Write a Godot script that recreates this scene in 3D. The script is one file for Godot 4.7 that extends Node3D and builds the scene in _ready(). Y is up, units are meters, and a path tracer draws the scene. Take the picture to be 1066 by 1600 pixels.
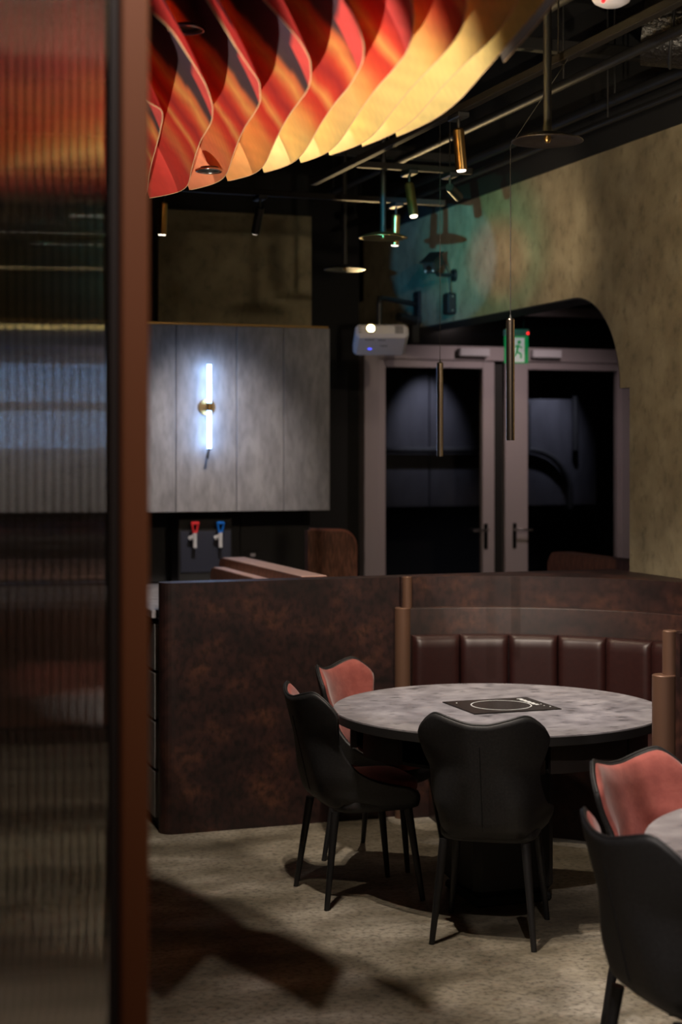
extends Node3D
# Room axes: a = to the right along the back wall, y = up, b = into the room; Godot position = (a, y, -b).

var M := {}
var used := {}
const TURN := 19.44

# ------------------------------------------------------------------ helpers
func r3(a: float, y: float, b: float) -> Vector3:
	return Vector3(a, y, -b)

func numbered(n: String) -> String:
	used[n] = used.get(n, -1) + 1
	return n if used[n] == 0 else "%s_%03d" % [n, used[n]]

func tag(o: Node3D, label: String, category: String, group := "") -> Node3D:
	o.set_meta("label", label)
	o.set_meta("category", category)
	if group != "":
		o.set_meta("group", group)
	return o

func thing(called: String, label: String, category: String, at := Vector3.ZERO, turn := 0.0, group := "") -> Node3D:
	var o := Node3D.new()
	o.name = numbered(called)
	add_child(o)
	o.position = at
	o.rotation.y = turn
	return tag(o, label, category, group)

func copy(src: Node3D, at: Vector3, turn: float, label: String) -> Node3D:
	var base: String = src.get_meta("kind_name")
	var o: Node3D = src.duplicate()
	o.name = numbered(base)
	add_child(o)
	o.position = at
	o.rotation.y = turn
	o.set_meta("label", label)
	return o

func new_st() -> SurfaceTool:
	var st := SurfaceTool.new()
	st.begin(Mesh.PRIMITIVE_TRIANGLES)
	return st

func commit(st: SurfaceTool, called: String, mat: Material, parent: Node3D = null) -> MeshInstance3D:
	st.generate_normals()
	return add_mesh(st.commit(), called, mat, parent)

func add_mesh(mesh: Mesh, called: String, mat: Material, parent: Node3D = null) -> MeshInstance3D:
	var o := MeshInstance3D.new()
	o.mesh = mesh
	o.material_override = mat
	if parent == null:
		o.name = numbered(called)
		add_child(o)
	else:
		o.name = called
		parent.add_child(o, true)
	return o

func structure(st: SurfaceTool, called: String, mat: Material) -> MeshInstance3D:
	var o := commit(st, called, mat)
	o.set_meta("kind", "structure")
	return o

func flat(st: SurfaceTool) -> void:
	st.set_smooth_group(-1)

func soft(st: SurfaceTool) -> void:
	st.set_smooth_group(0)

func tri(st: SurfaceTool, a: Vector3, b: Vector3, c: Vector3) -> void:
	st.add_vertex(a)
	st.add_vertex(b)
	st.add_vertex(c)

# a triangle whose front looks along n
func tri_to(st: SurfaceTool, a: Vector3, b: Vector3, c: Vector3, n: Vector3) -> void:
	if (a - c).cross(a - b).dot(n) >= 0.0:
		tri(st, a, b, c)
	else:
		tri(st, a, c, b)

func quad_to(st: SurfaceTool, a: Vector3, b: Vector3, c: Vector3, d: Vector3, n: Vector3) -> void:
	tri_to(st, a, b, c, n)
	tri_to(st, a, c, d, n)

# box with chamfered edges
func box(st: SurfaceTool, c: Vector3, s: Vector3, r := 0.003, bs := Basis()) -> void:
	flat(st)
	var h := s * 0.5
	r = minf(r, minf(h.x, minf(h.y, h.z)) * 0.9)
	var p := func(sx: float, sy: float, sz: float, axis: int) -> Vector3:
		var v := Vector3(sx * (h.x - r), sy * (h.y - r), sz * (h.z - r))
		v[axis] = [sx, sy, sz][axis] * h[axis]
		return c + bs * v
	for axis in 3:
		for sg in [-1.0, 1.0]:
			var q := []
			for k in [[-1.0, -1.0], [1.0, -1.0], [1.0, 1.0], [-1.0, 1.0]]:
				var s3 := [0.0, 0.0, 0.0]
				s3[axis] = sg
				s3[(axis + 1) % 3] = k[0]
				s3[(axis + 2) % 3] = k[1]
				q.append(p.call(s3[0], s3[1], s3[2], axis))
			var n := Vector3.ZERO
			n[axis] = sg
			quad_to(st, q[0], q[1], q[2], q[3], bs * n)
	if r <= 0.0:
		return
	for axis in 3:
		var u := (axis + 1) % 3
		var w := (axis + 2) % 3
		for su in [-1.0, 1.0]:
			for sw in [-1.0, 1.0]:
				var e := [0.0, 0.0, 0.0]
				e[u] = su
				e[w] = sw
				e[axis] = -1.0
				var a1: Vector3 = p.call(e[0], e[1], e[2], u)
				var a2: Vector3 = p.call(e[0], e[1], e[2], w)
				e[axis] = 1.0
				var b1: Vector3 = p.call(e[0], e[1], e[2], u)
				var b2: Vector3 = p.call(e[0], e[1], e[2], w)
				var n := Vector3.ZERO
				n[u] = su
				n[w] = sw
				quad_to(st, a1, a2, b2, b1, bs * n)
	for sx in [-1.0, 1.0]:
		for sy in [-1.0, 1.0]:
			for sz in [-1.0, 1.0]:
				tri_to(st, p.call(sx, sy, sz, 0), p.call(sx, sy, sz, 1), p.call(sx, sy, sz, 2), bs * Vector3(sx, sy, sz))

# box given by ranges in room axes
func rbox(st: SurfaceTool, a0: float, a1: float, y0: float, y1: float, b0: float, b1: float, r := 0.003) -> void:
	box(st, r3((a0 + a1) / 2, (y0 + y1) / 2, (b0 + b1) / 2), Vector3(absf(a1 - a0), absf(y1 - y0), absf(b1 - b0)), r)

func frame_of(d: Vector3) -> Basis:
	var y := d.normalized()
	var x := y.cross(Vector3(0.13, 0.2, 1.0) if absf(y.y) > 0.9 else Vector3.UP).normalized()
	return Basis(x, y, x.cross(y))

# closed tapered cylinder
func cyl(st: SurfaceTool, p0: Vector3, p1: Vector3, r0: float, r1: float, seg := 16) -> void:
	var f := frame_of(p1 - p0)
	for k in seg:
		var t0 := TAU * k / seg
		var t1 := TAU * (k + 1) / seg
		var d0 := f.x * cos(t0) + f.z * sin(t0)
		var d1 := f.x * cos(t1) + f.z * sin(t1)
		soft(st)
		quad_to(st, p0 + d0 * r0, p0 + d1 * r0, p1 + d1 * r1, p1 + d0 * r1, d0 + d1)
		flat(st)
		if r0 > 0.0:
			tri_to(st, p0, p0 + d0 * r0, p0 + d1 * r0, p0 - p1)
		if r1 > 0.0:
			tri_to(st, p1, p1 + d0 * r1, p1 + d1 * r1, p1 - p0)

# round bar along a path
func tube(st: SurfaceTool, pts: Array, r: float, seg := 8) -> void:
	soft(st)
	var rings := []
	var f := frame_of(pts[1] - pts[0])
	for i in pts.size():
		var d: Vector3 = (pts[mini(i + 1, pts.size() - 1)] - pts[maxi(i - 1, 0)]).normalized()
		var x := (f.x - d * f.x.dot(d)).normalized()
		f = Basis(x, d, x.cross(d))
		var ring := []
		for k in seg:
			ring.append(pts[i] + (f.x * cos(TAU * k / seg) + f.z * sin(TAU * k / seg)) * r)
		rings.append(ring)
	for i in pts.size() - 1:
		for k in seg:
			var k1 := (k + 1) % seg
			quad_to(st, rings[i][k], rings[i][k1], rings[i + 1][k1], rings[i + 1][k], rings[i][k] + rings[i][k1] - pts[i] * 2.0)
	flat(st)
	for k in range(1, seg - 1):
		tri_to(st, rings[0][0], rings[0][k], rings[0][k + 1], pts[0] - pts[1])
		tri_to(st, rings[-1][0], rings[-1][k], rings[-1][k + 1], pts[-1] - pts[-2])

# surface of revolution about the vertical through c; profile of (radius, height)
func lathe(st: SurfaceTool, c: Vector3, prof: Array, seg := 32, smooth := false, bs := Basis()) -> void:
	for j in prof.size() - 1:
		var p: Vector2 = prof[j]
		var q: Vector2 = prof[j + 1]
		var n2 := Vector2(q.y - p.y, p.x - q.x)
		if smooth:
			soft(st)
		else:
			st.set_smooth_group(j + 1)
		for k in seg:
			var d0 := Vector3(cos(TAU * k / seg), 0, sin(TAU * k / seg))
			var d1 := Vector3(cos(TAU * (k + 1) / seg), 0, sin(TAU * (k + 1) / seg))
			var n := bs * ((d0 + d1) * 0.5 * n2.x + Vector3.UP * n2.y)
			var a := c + bs * (d0 * p.x + Vector3.UP * p.y)
			var b := c + bs * (d1 * p.x + Vector3.UP * p.y)
			var e := c + bs * (d1 * q.x + Vector3.UP * q.y)
			var g := c + bs * (d0 * q.x + Vector3.UP * q.y)
			if p.x > 0.0:
				tri_to(st, a, b, e, n)
			if q.x > 0.0:
				tri_to(st, a, e, g, n)

# polygon in the xy plane of xf, extruded along its z from d0 to d1
func prism(st: SurfaceTool, poly: PackedVector2Array, d0: float, d1: float, xf: Transform3D, round_sides := false) -> void:
	flat(st)
	var ids := Geometry2D.triangulate_polygon(poly)
	for k in range(0, ids.size(), 3):
		for e in [[d0, -1.0], [d1, 1.0]]:
			var v := []
			for m in 3:
				v.append(xf * Vector3(poly[ids[k + m]].x, poly[ids[k + m]].y, e[0]))
			tri_to(st, v[0], v[1], v[2], xf.basis * Vector3(0, 0, e[1]))
	var area := 0.0
	for k in poly.size():
		area += poly[k].cross(poly[(k + 1) % poly.size()])
	if round_sides:
		st.set_smooth_group(3)
	for k in poly.size():
		var p := poly[k]
		var q := poly[(k + 1) % poly.size()]
		var n2 := Vector2(q.y - p.y, p.x - q.x) * signf(area)
		quad_to(st, xf * Vector3(p.x, p.y, d0), xf * Vector3(q.x, q.y, d0), xf * Vector3(q.x, q.y, d1), xf * Vector3(p.x, p.y, d1), xf.basis * Vector3(n2.x, n2.y, 0))

# plan polygon of (a, b) points raised from y0 to y1
func slab(st: SurfaceTool, poly: PackedVector2Array, y0: float, y1: float, round_sides := false) -> void:
	prism(st, poly, y0, y1, Transform3D(Basis(Vector3(1, 0, 0), Vector3(0, 0, -1), Vector3(0, 1, 0)), Vector3.ZERO), round_sides)

# upright polygon of (b, y) points, between a0 and a1
func upright(st: SurfaceTool, poly: PackedVector2Array, a0: float, a1: float) -> void:
	prism(st, poly, a0, a1, Transform3D(Basis(Vector3(0, 0, -1), Vector3(0, 1, 0), Vector3(1, 0, 0)), Vector3.ZERO))

# upright polygon of (a, y) points, between b0 and b1
func facing(st: SurfaceTool, poly: PackedVector2Array, b0: float, b1: float) -> void:
	prism(st, poly, b0, b1, Transform3D(Basis(Vector3(1, 0, 0), Vector3(0, 1, 0), Vector3(0, 0, -1)), Vector3.ZERO))

func arc_pts(c: Vector2, r: float, t0: float, t1: float, seg: int) -> Array:
	var out := []
	for k in seg + 1:
		var t := deg_to_rad(lerpf(t0, t1, float(k) / seg))
		out.append(c + Vector2(cos(t), sin(t)) * r)
	return out

# part of a ring, rounded at its upper inner edge by e
func arc_block(st: SurfaceTool, c: Vector2, ra: float, rb: float, y0: float, y1: float, t0: float, t1: float, seg: int, e := 0.0) -> void:
	var sect := [Vector2(ra, y0), Vector2(ra, y1 - e)]
	if e > 0.0:
		for k in range(1, 4):
			sect.append(Vector2(ra + e - e * cos(k * PI / 6), y1 - e + e * sin(k * PI / 6)))
	sect.append(Vector2(rb, y1))
	sect.append(Vector2(rb, y0))
	var mid := Vector2((ra + rb) / 2, (y0 + y1) / 2)
	var at := func(p: Vector2, t: float) -> Vector3:
		return r3(c.x + cos(t) * p.x, p.y, c.y + sin(t) * p.x)
	for k in seg:
		var u0 := deg_to_rad(lerpf(t0, t1, float(k) / seg))
		var u1 := deg_to_rad(lerpf(t0, t1, float(k + 1) / seg))
		for j in sect.size():
			var p: Vector2 = sect[j]
			var q: Vector2 = sect[(j + 1) % sect.size()]
			var n2 := Vector2(q.y - p.y, p.x - q.x)
			if n2.dot((p + q) / 2 - mid) < 0.0:
				n2 = -n2
			st.set_smooth_group(20 if e > 0.0 and j < 5 else j + 1)
			var um := (u0 + u1) / 2
			quad_to(st, at.call(p, u0), at.call(q, u0), at.call(q, u1), at.call(p, u1), Vector3(cos(um) * n2.x, n2.y, -sin(um) * n2.x))
	flat(st)
	for e2 in [[deg_to_rad(t0), deg_to_rad(t1)], [deg_to_rad(t1), deg_to_rad(t0)]]:
		var n: Vector3 = at.call(mid, e2[0]) - at.call(mid, lerpf(e2[0], e2[1], 0.01))
		for j in range(1, sect.size() - 1):
			tri_to(st, at.call(sect[0], e2[0]), at.call(sect[j], e2[0]), at.call(sect[j + 1], e2[0]), n)

# closed skin between two grids of points
func skin(st: SurfaceTool, p: Array, q: Array) -> void:
	soft(st)
	var m := p.size()
	var n: int = p[0].size()
	for i in m - 1:
		for j in n - 1:
			var out: Vector3 = p[i][j] - q[i][j]
			quad_to(st, p[i][j], p[i + 1][j], p[i + 1][j + 1], p[i][j + 1], out)
			quad_to(st, q[i][j], q[i + 1][j], q[i + 1][j + 1], q[i][j + 1], -out)
	var mid: Vector3 = p[m / 2][n / 2]
	for i in m - 1:
		for j in [0, n - 1]:
			quad_to(st, p[i][j], p[i + 1][j], q[i + 1][j], q[i][j], p[i][j] - mid)
	for j in n - 1:
		for i in [0, m - 1]:
			quad_to(st, p[i][j], p[i][j + 1], q[i][j + 1], q[i][j], p[i][j] - mid)

# cushion with a rounded-square outline
func pad(st: SurfaceTool, c: Vector3, hx: float, hz: float, y0: float, y1: float, power := 4.0, dome := 0.006) -> void:
	soft(st)
	var t := y1 - y0
	var rings := [[0.9, y0], [0.975, y0 + t * 0.12], [1.0, y0 + t * 0.4], [0.995, y0 + t * 0.7], [0.96, y0 + t * 0.92], [0.9, y1], [0.5, y1 + dome], [0.0, y1 + dome * 1.3]]
	var seg := 32
	var at := func(ring: Array, k: int) -> Vector3:
		var a := TAU * k / seg
		var d := pow(pow(absf(cos(a)), power) + pow(absf(sin(a)), power), -1.0 / power)
		return c + Vector3(cos(a) * d * hx * ring[0], ring[1], sin(a) * d * hz * ring[0])
	for j in rings.size() - 1:
		for k in seg:
			var a: Vector3 = at.call(rings[j], k)
			var b: Vector3 = at.call(rings[j], k + 1)
			var e: Vector3 = at.call(rings[j + 1], k + 1)
			var g: Vector3 = at.call(rings[j + 1], k)
			var n := Vector3(a.x - c.x, 0.02 if j > 3 else 0.0, a.z - c.z)
			if j >= 5:
				n = Vector3.UP
			tri_to(st, a, b, e, n)
			if rings[j + 1][0] > 0.0:
				tri_to(st, a, e, g, n)
	flat(st)
	for k in seg:
		tri_to(st, c + Vector3(0, y0, 0), at.call(rings[0], k), at.call(rings[0], k + 1), Vector3.DOWN)

func knots(list: Array, x: float) -> float:
	if x <= list[0][0]:
		return list[0][1]
	for k in list.size() - 1:
		if x <= list[k + 1][0]:
			var t: float = (x - list[k][0]) / (list[k + 1][0] - list[k][0])
			var p0: float = list[maxi(k - 1, 0)][1]
			var p3: float = list[mini(k + 2, list.size() - 1)][1]
			return cubic_interpolate(list[k][1], list[k + 1][1], p0, p3, t)
	return list[-1][1]

# ------------------------------------------------------------------ materials
func noise_tex(seed_: int, freq: float, stops: Array, size := 512, octaves := 5, kind := FastNoiseLite.TYPE_SIMPLEX_SMOOTH) -> NoiseTexture2D:
	var n := FastNoiseLite.new()
	n.seed = seed_
	n.noise_type = kind
	n.frequency = freq
	n.fractal_octaves = octaves
	n.fractal_gain = 0.55
	var g := Gradient.new()
	var off := PackedFloat32Array()
	var col := PackedColorArray()
	for s in stops:
		off.append(s[0])
		col.append(s[1])
	g.offsets = off
	g.colors = col
	var t := NoiseTexture2D.new()
	t.width = size
	t.height = size
	t.seamless = true
	t.noise = n
	t.color_ramp = g
	return t

func g8(v: float) -> Color:
	return Color(v, v, v)

func plain(called: String, c: Color, rough: float, metal := 0.0) -> StandardMaterial3D:
	var m := StandardMaterial3D.new()
	m.resource_name = called
	m.albedo_color = c
	m.roughness = rough
	m.metallic = metal
	M[called] = m
	return m

func grained(called: String, tex: Texture2D, scale: Vector3, rough: float, world := true, metal := 0.0) -> StandardMaterial3D:
	var m := plain(called, Color.WHITE, rough, metal)
	m.albedo_texture = tex
	m.uv1_triplanar = true
	m.uv1_world_triplanar = world
	m.uv1_scale = scale
	return m

func relief(m: StandardMaterial3D, tex: Texture2D, cm: float) -> void:
	m.heightmap_enabled = true
	m.heightmap_texture = tex
	m.heightmap_scale = cm

func layered(m: StandardMaterial3D, tex: Texture2D, scale: Vector3, world := true) -> void:
	m.detail_enabled = true
	m.detail_blend_mode = BaseMaterial3D.BLEND_MODE_MUL
	m.detail_albedo = tex
	m.detail_uv_layer = BaseMaterial3D.DETAIL_UV_2
	m.uv2_triplanar = true
	m.uv2_world_triplanar = world
	m.uv2_scale = scale

func glowing(called: String, c: Color, energy: float) -> StandardMaterial3D:
	var m := plain(called, c, 0.4)
	m.emission_enabled = true
	m.emission = c
	m.emission_energy_multiplier = energy
	return m

func materials() -> void:
	var grit := noise_tex(12, 0.09, [[0.0, g8(0.0)], [1.0, g8(1.0)]], 512, 4)
	var coarse := noise_tex(13, 0.006, [[0.2, g8(0.45)], [0.45, g8(0.8)], [0.7, g8(1.0)]], 512, 5)
	# trowelled plaster
	var plaster := noise_tex(21, 0.006, [[0.15, Color8(132, 120, 94)], [0.5, Color8(146, 134, 106)], [0.85, Color8(160, 148, 119)]], 1024, 5)
	var m := grained("plaster", plaster, Vector3.ONE * 0.5, 0.8)
	layered(m, noise_tex(22, 0.018, [[0.0, g8(0.76)], [0.2, g8(0.89)], [0.4, g8(0.97)], [0.8, g8(1.0)]], 1024, 6), Vector3(0.6, 0.45, 0.6))
	relief(m, noise_tex(23, 0.01, [[0.0, g8(0.0)], [1.0, g8(1.0)]], 1024, 5), 0.4)
	# polished, worn concrete floor
	var conc := noise_tex(31, 0.0035, [[0.1, Color8(92, 84, 70)], [0.35, Color8(124, 115, 98)], [0.5, Color8(142, 133, 116)], [0.62, Color8(152, 143, 127)], [0.85, Color8(190, 181, 165)]], 1024, 7)
	m = grained("concrete", conc, Vector3(0.3, 0.3, 0.48), 0.5)
	layered(m, noise_tex(32, 0.05, [[0.1, g8(0.66)], [0.4, g8(0.9)], [0.6, g8(0.96)], [0.85, g8(1.0)]], 1024, 6), Vector3(0.6, 0.6, 0.6))
	m.roughness_texture = coarse
	m.roughness = 0.8
	relief(m, noise_tex(33, 0.025, [[0.0, g8(0.0)], [1.0, g8(1.0)]], 1024, 5), 0.3)
	# rusted-metal laminate
	var rust := noise_tex(41, 0.005, [[0.1, Color8(30, 16, 15)], [0.4, Color8(41, 22, 20)], [0.62, Color8(51, 28, 24)], [0.95, Color8(78, 46, 32)]], 1024, 6)
	m = grained("rust", rust, Vector3(0.6, 0.75, 0.6), 0.5)
	layered(m, noise_tex(42, 0.02, [[0.2, g8(0.64)], [0.6, g8(1.0)]], 1024, 6), Vector3(1.2, 0.9, 1.2))
	# walnut veneer
	var wood := noise_tex(51, 0.02, [[0.1, Color8(60, 36, 28)], [0.45, Color8(98, 62, 48)], [0.7, Color8(126, 82, 64)], [1.0, Color8(146, 100, 80)]], 512, 5)
	grained("wood", wood, Vector3(7.0, 0.7, 7.0), 0.45)
	# stone laminate of the tables
	var stone := noise_tex(61, 0.005, [[0.1, Color8(118, 114, 118)], [0.4, Color8(134, 130, 134)], [0.6, Color8(146, 142, 146)], [0.9, Color8(164, 160, 163)]], 1024, 6)
	m = grained("stone", stone, Vector3.ONE * 1.1, 0.42, false)
	layered(m, noise_tex(62, 0.009, [[0.12, g8(0.6)], [0.27, g8(0.86)], [0.42, g8(1.0)]], 1024, 6), Vector3(0.9, 0.9, 1.3), false)
	# grey boards of the wall cabinet
	var board := noise_tex(71, 0.006, [[0.1, Color8(118, 115, 116)], [0.45, Color8(129, 126, 127)], [0.8, Color8(141, 138, 138)]], 1024, 6)
	m = grained("board", board, Vector3(1.3, 0.45, 1.3), 0.55)
	layered(m, noise_tex(72, 0.02, [[0.1, g8(0.9)], [0.6, g8(1.0)]], 1024, 5), Vector3(1.2, 0.35, 1.2))
	# chair covers
	m = grained("velvet", noise_tex(81, 0.02, [[0.1, Color8(130, 60, 54)], [0.5, Color8(146, 72, 64)], [0.9, Color8(162, 88, 78)]], 512, 5), Vector3.ONE * 1.6, 0.8, false)
	m.rim_enabled = true
	m.rim = 0.5
	m.rim_tint = 0.7
	relief(m, grit, 0.04)
	m = grained("black_leather", noise_tex(82, 0.05, [[0.1, Color8(22, 22, 23)], [0.9, Color8(46, 45, 46)]], 512, 4), Vector3.ONE * 3.0, 0.55, false)
	relief(m, grit, 0.03)
	m = grained("red_leather", noise_tex(83, 0.03, [[0.1, Color8(38, 17, 16)], [0.9, Color8(48, 22, 20)]], 512, 4), Vector3.ONE * 2.5, 0.42)
	plain("black_wood", Color8(24, 23, 24), 0.5)
	plain("black_laminate", Color8(22, 20, 20), 0.55)
	plain("apron", Color8(44, 38, 35), 0.55)
	plain("matt_black", Color8(16, 15, 15), 0.8)
	plain("ceiling_black", Color8(15, 14, 13), 0.9)
	plain("pipe_black", Color8(22, 21, 20), 0.55)
	plain("rail_metal", Color8(32, 29, 26), 0.65, 0.0).metallic_specular = 0.25
	plain("brass", Color8(172, 138, 86), 0.28, 0.95)
	plain("bronze", Color8(106, 78, 62), 0.45, 0.35)
	plain("chrome", Color8(206, 204, 202), 0.18, 1.0)
	plain("satin_steel", Color8(206, 204, 204), 0.4, 0.25)
	plain("tube_metal", Color8(186, 172, 158), 0.22, 1.0)
	plain("aluminium", Color8(168, 158, 162), 0.5, 0.2)
	plain("white_plastic", Color8(214, 212, 220), 0.5)
	plain("grey_plastic", Color8(150, 148, 152), 0.5)
	plain("black_plastic", Color8(26, 26, 27), 0.45)
	plain("dark_slot", Color8(10, 10, 10), 0.8)
	plain("red_plastic", Color8(196, 44, 48), 0.35)
	plain("blue_plastic", Color8(14, 92, 176), 0.35)
	plain("white_print", Color8(226, 228, 226), 0.5)
	glowing("sign_green", Color8(24, 140, 76), 0.5)
	glowing("sign_white", Color8(226, 230, 226), 0.35)
	plain("cooktop_glass", Color8(10, 9, 9), 0.12)
	plain("post_copper", Color8(108, 58, 26), 0.6, 0.1)
	plain("hem_cord", Color8(236, 200, 160), 0.7)
	plain("lit_top_tone", Color8(196, 160, 150), 0.45)  # light on the walnut partition top, put into the cap colour
	plain("lit_edge_red", Color8(150, 92, 76), 0.6)  # reddish light along the bench end, painted as its edge colour
	plain("dispenser_blue", Color8(40, 42, 54), 0.4)
	plain("pipe_gloss", Color8(60, 54, 50), 0.3, 0.5)
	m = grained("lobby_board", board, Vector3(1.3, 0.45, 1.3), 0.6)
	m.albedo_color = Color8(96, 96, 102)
	plain("screen_frame", Color8(48, 40, 38), 0.5, 0.3)
	m = plain("foil_wrap", Color8(22, 20, 18), 0.35, 0.2)
	relief(m, noise_tex(91, 0.02, [[0.0, g8(0.0)], [1.0, g8(1.0)]], 512, 5), 1.0)
	m.uv1_triplanar = true
	m.uv1_scale = Vector3(3, 3, 3)
	m = plain("door_glass", Color(0.05, 0.05, 0.055, 0.04), 0.02)
	m.transparency = BaseMaterial3D.TRANSPARENCY_ALPHA
	m = plain("reeded_glass", Color(0.95, 0.95, 0.93, 0.0), 0.0)
	m.refraction_enabled = true
	m.refraction_scale = 0.05
	# voile of the ceiling sculpture; projected light and unlit areas painted as vertex colours
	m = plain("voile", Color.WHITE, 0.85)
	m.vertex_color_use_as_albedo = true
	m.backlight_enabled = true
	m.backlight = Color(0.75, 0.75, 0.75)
	glowing("led_tube", Color(0.56, 0.76, 1.0), 13.0)
	glowing("projector_beam", Color(1.0, 0.88, 0.55), 60.0)
	glowing("lamp_lens", Color(1.0, 0.93, 0.85), 3.0)
	glowing("blue_dot", Color(0.25, 0.3, 1.0), 3.0)
	glowing("red_dot", Color(1.0, 0.1, 0.12), 4.0)
	glowing("fill_panel_glow", Color(1.0, 0.85, 0.68), 1.0)

# ------------------------------------------------------------------ light fittings
func spot(parent: Node3D, at: Vector3, to: Vector3, energy: float, c: Color, angle: float, blend := 0.5, size := 0.02) -> SpotLight3D:
	var l := SpotLight3D.new()
	l.name = "beam"
	parent.add_child(l, true)
	var d := (to - at).normalized()
	l.transform = Transform3D(Basis.looking_at(d, Vector3.UP if absf(d.y) < 0.95 else Vector3.RIGHT), at)
	l.light_energy = energy
	l.light_color = c
	l.spot_angle = angle
	l.spot_angle_attenuation = blend
	l.spot_range = 20.0
	l.spot_attenuation = 2.0
	l.light_size = size
	l.shadow_enabled = true
	return l

func omni(parent: Node3D, at: Vector3, energy: float, c: Color, size := 0.03) -> OmniLight3D:
	var l := OmniLight3D.new()
	l.name = "glow"
	parent.add_child(l, true)
	l.position = at
	l.light_energy = energy
	l.light_color = c
	l.omni_range = 20.0
	l.omni_attenuation = 2.0
	l.light_size = size
	l.shadow_enabled = true
	return l

# cylinder spotlight hanging from a rail at the point top
func track_spot(label: String, top: Vector3, aim: Vector3, energy: float, angle: float, c: Color, body: Material, blend := 0.5, size := 0.02) -> Node3D:
	var t := thing("track_spotlight", label, "spotlight", top, 0.0, "track spotlights")
	var st := new_st()
	box(st, Vector3(0, -0.012, 0), Vector3(0.05, 0.024, 0.12), 0.004)
	commit(st, "adapter", M.black_plastic, t)
	st = new_st()
	cyl(st, Vector3(0, -0.02, 0), Vector3(0, -0.075, 0), 0.007, 0.007, 10)
	commit(st, "stem", M.black_plastic, t)
	var p0 := Vector3(0, -0.07, 0)
	var d := (aim - (top + p0)).normalized()
	var p1 := p0 + d * 0.165
	st = new_st()
	cyl(st, p0 - d * 0.008, p0, 0.019, 0.024, 20)
	cyl(st, p0, p1, 0.024, 0.024, 20)
	commit(st, "body", body, t)
	st = new_st()
	cyl(st, p1, p1 + d * 0.006, 0.02, 0.018, 20)
	commit(st, "lens", M.lamp_lens, t)
	spot(t, p1 + d * 0.03, p1 + d, energy, c, angle, blend, size)
	return t

# disc lamp on a pipe
func disc_pendant(label: String, a: float, b: float, y: float, metal: Material) -> Node3D:
	var t := thing("disc_pendant_lamp", label, "pendant lamp", r3(a, y, b), 0.0, "disc pendant lamps under the black ceiling")
	var st := new_st()
	lathe(st, Vector3.ZERO, [Vector2(0.0, 0.016), Vector2(0.03, 0.016), Vector2(0.06, 0.012), Vector2(0.1, 0.0), Vector2(0.124, -0.01), Vector2(0.126, -0.014), Vector2(0.122, -0.015), Vector2(0.1, -0.006), Vector2(0.05, 0.004), Vector2(0.0, 0.006)], 40, true)
	commit(st, "disc", metal, t)
	st = new_st()
	cyl(st, Vector3(0, 0.012, 0), Vector3(0, 0.05, 0), 0.018, 0.015, 16)
	cyl(st, Vector3(0, 0.05, 0), Vector3(0, 4.19 - y, 0), 0.015, 0.015, 14)
	commit(st, "pipe", M.pipe_black, t)
	st = new_st()
	lathe(st, Vector3.ZERO, [Vector2(0.012, 0.006), Vector2(0.013, -0.008), Vector2(0.009, -0.018), Vector2(0.0, -0.021)], 16, true)
	commit(st, "socket", M.brass, t)
	return t

# slim metal tube on a wire
func tube_pendant(label: String, a: float, b: float, y: float, length: float, wire: Array) -> Node3D:
	var t := thing("tube_pendant_lamp", label, "pendant lamp", r3(a, y, b), 0.0, "slim tube pendants")
	var st := new_st()
	lathe(st, Vector3.ZERO, [Vector2(0.0, 0.008), Vector2(0.014, 0.008), Vector2(0.014, 0.0), Vector2(0.0155, 0.0), Vector2(0.0155, length - 0.006), Vector2(0.012, length), Vector2(0.0, length)], 24)
	commit(st, "shade", M.tube_metal, t)
	st = new_st()
	cyl(st, Vector3(0, length, 0), Vector3(0, length + 0.014, 0), 0.005, 0.003, 10)
	commit(st, "gland", M.black_plastic, t)
	st = new_st()
	tube(st, wire.map(func(p): return p - t.position), 0.0016, 6)
	commit(st, "wire", M.pipe_black, t)
	return t

# ------------------------------------------------------------------ furniture
const CHAIR_W := [[0.385, 0.185], [0.425, 0.203], [0.5, 0.203], [0.58, 0.195], [0.645, 0.195], [0.71, 0.22], [0.765, 0.235], [0.81, 0.23], [0.86, 0.21]]
const CHAIR_K := [[0.385, 0.3], [0.42, 0.365], [0.455, 0.36], [0.475, 0.28], [0.5, 0.2], [0.535, 0.145], [0.585, 0.11], [0.65, 0.095], [0.71, 0.095], [0.77, 0.1], [0.86, 0.085]]
const CHAIR_BEND := [[0.385, 7.0], [0.5, 6.5], [0.58, 4.0], [0.66, 2.4], [0.86, 2.2]]
const CHAIR_TOP := [[0.0, 0.82], [0.15, 0.8215], [0.35, 0.831], [0.55, 0.842], [0.7, 0.85], [0.78, 0.851], [0.85, 0.843], [0.92, 0.822], [0.97, 0.8], [1.0, 0.775]]

func chair_pt(u: float, v: float) -> Vector3:
	var top := knots(CHAIR_TOP, absf(u))
	var y := lerpf(0.385, top, v)
	var z := 0.2 + (y - 0.45) * 0.24 - 0.05 * pow(maxf(0.0, (0.45 - y) / 0.065), 2.0)
	return Vector3(knots(CHAIR_W, y) * u, y, z - knots(CHAIR_K, y) * pow(absf(u), knots(CHAIR_BEND, y)))

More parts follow.
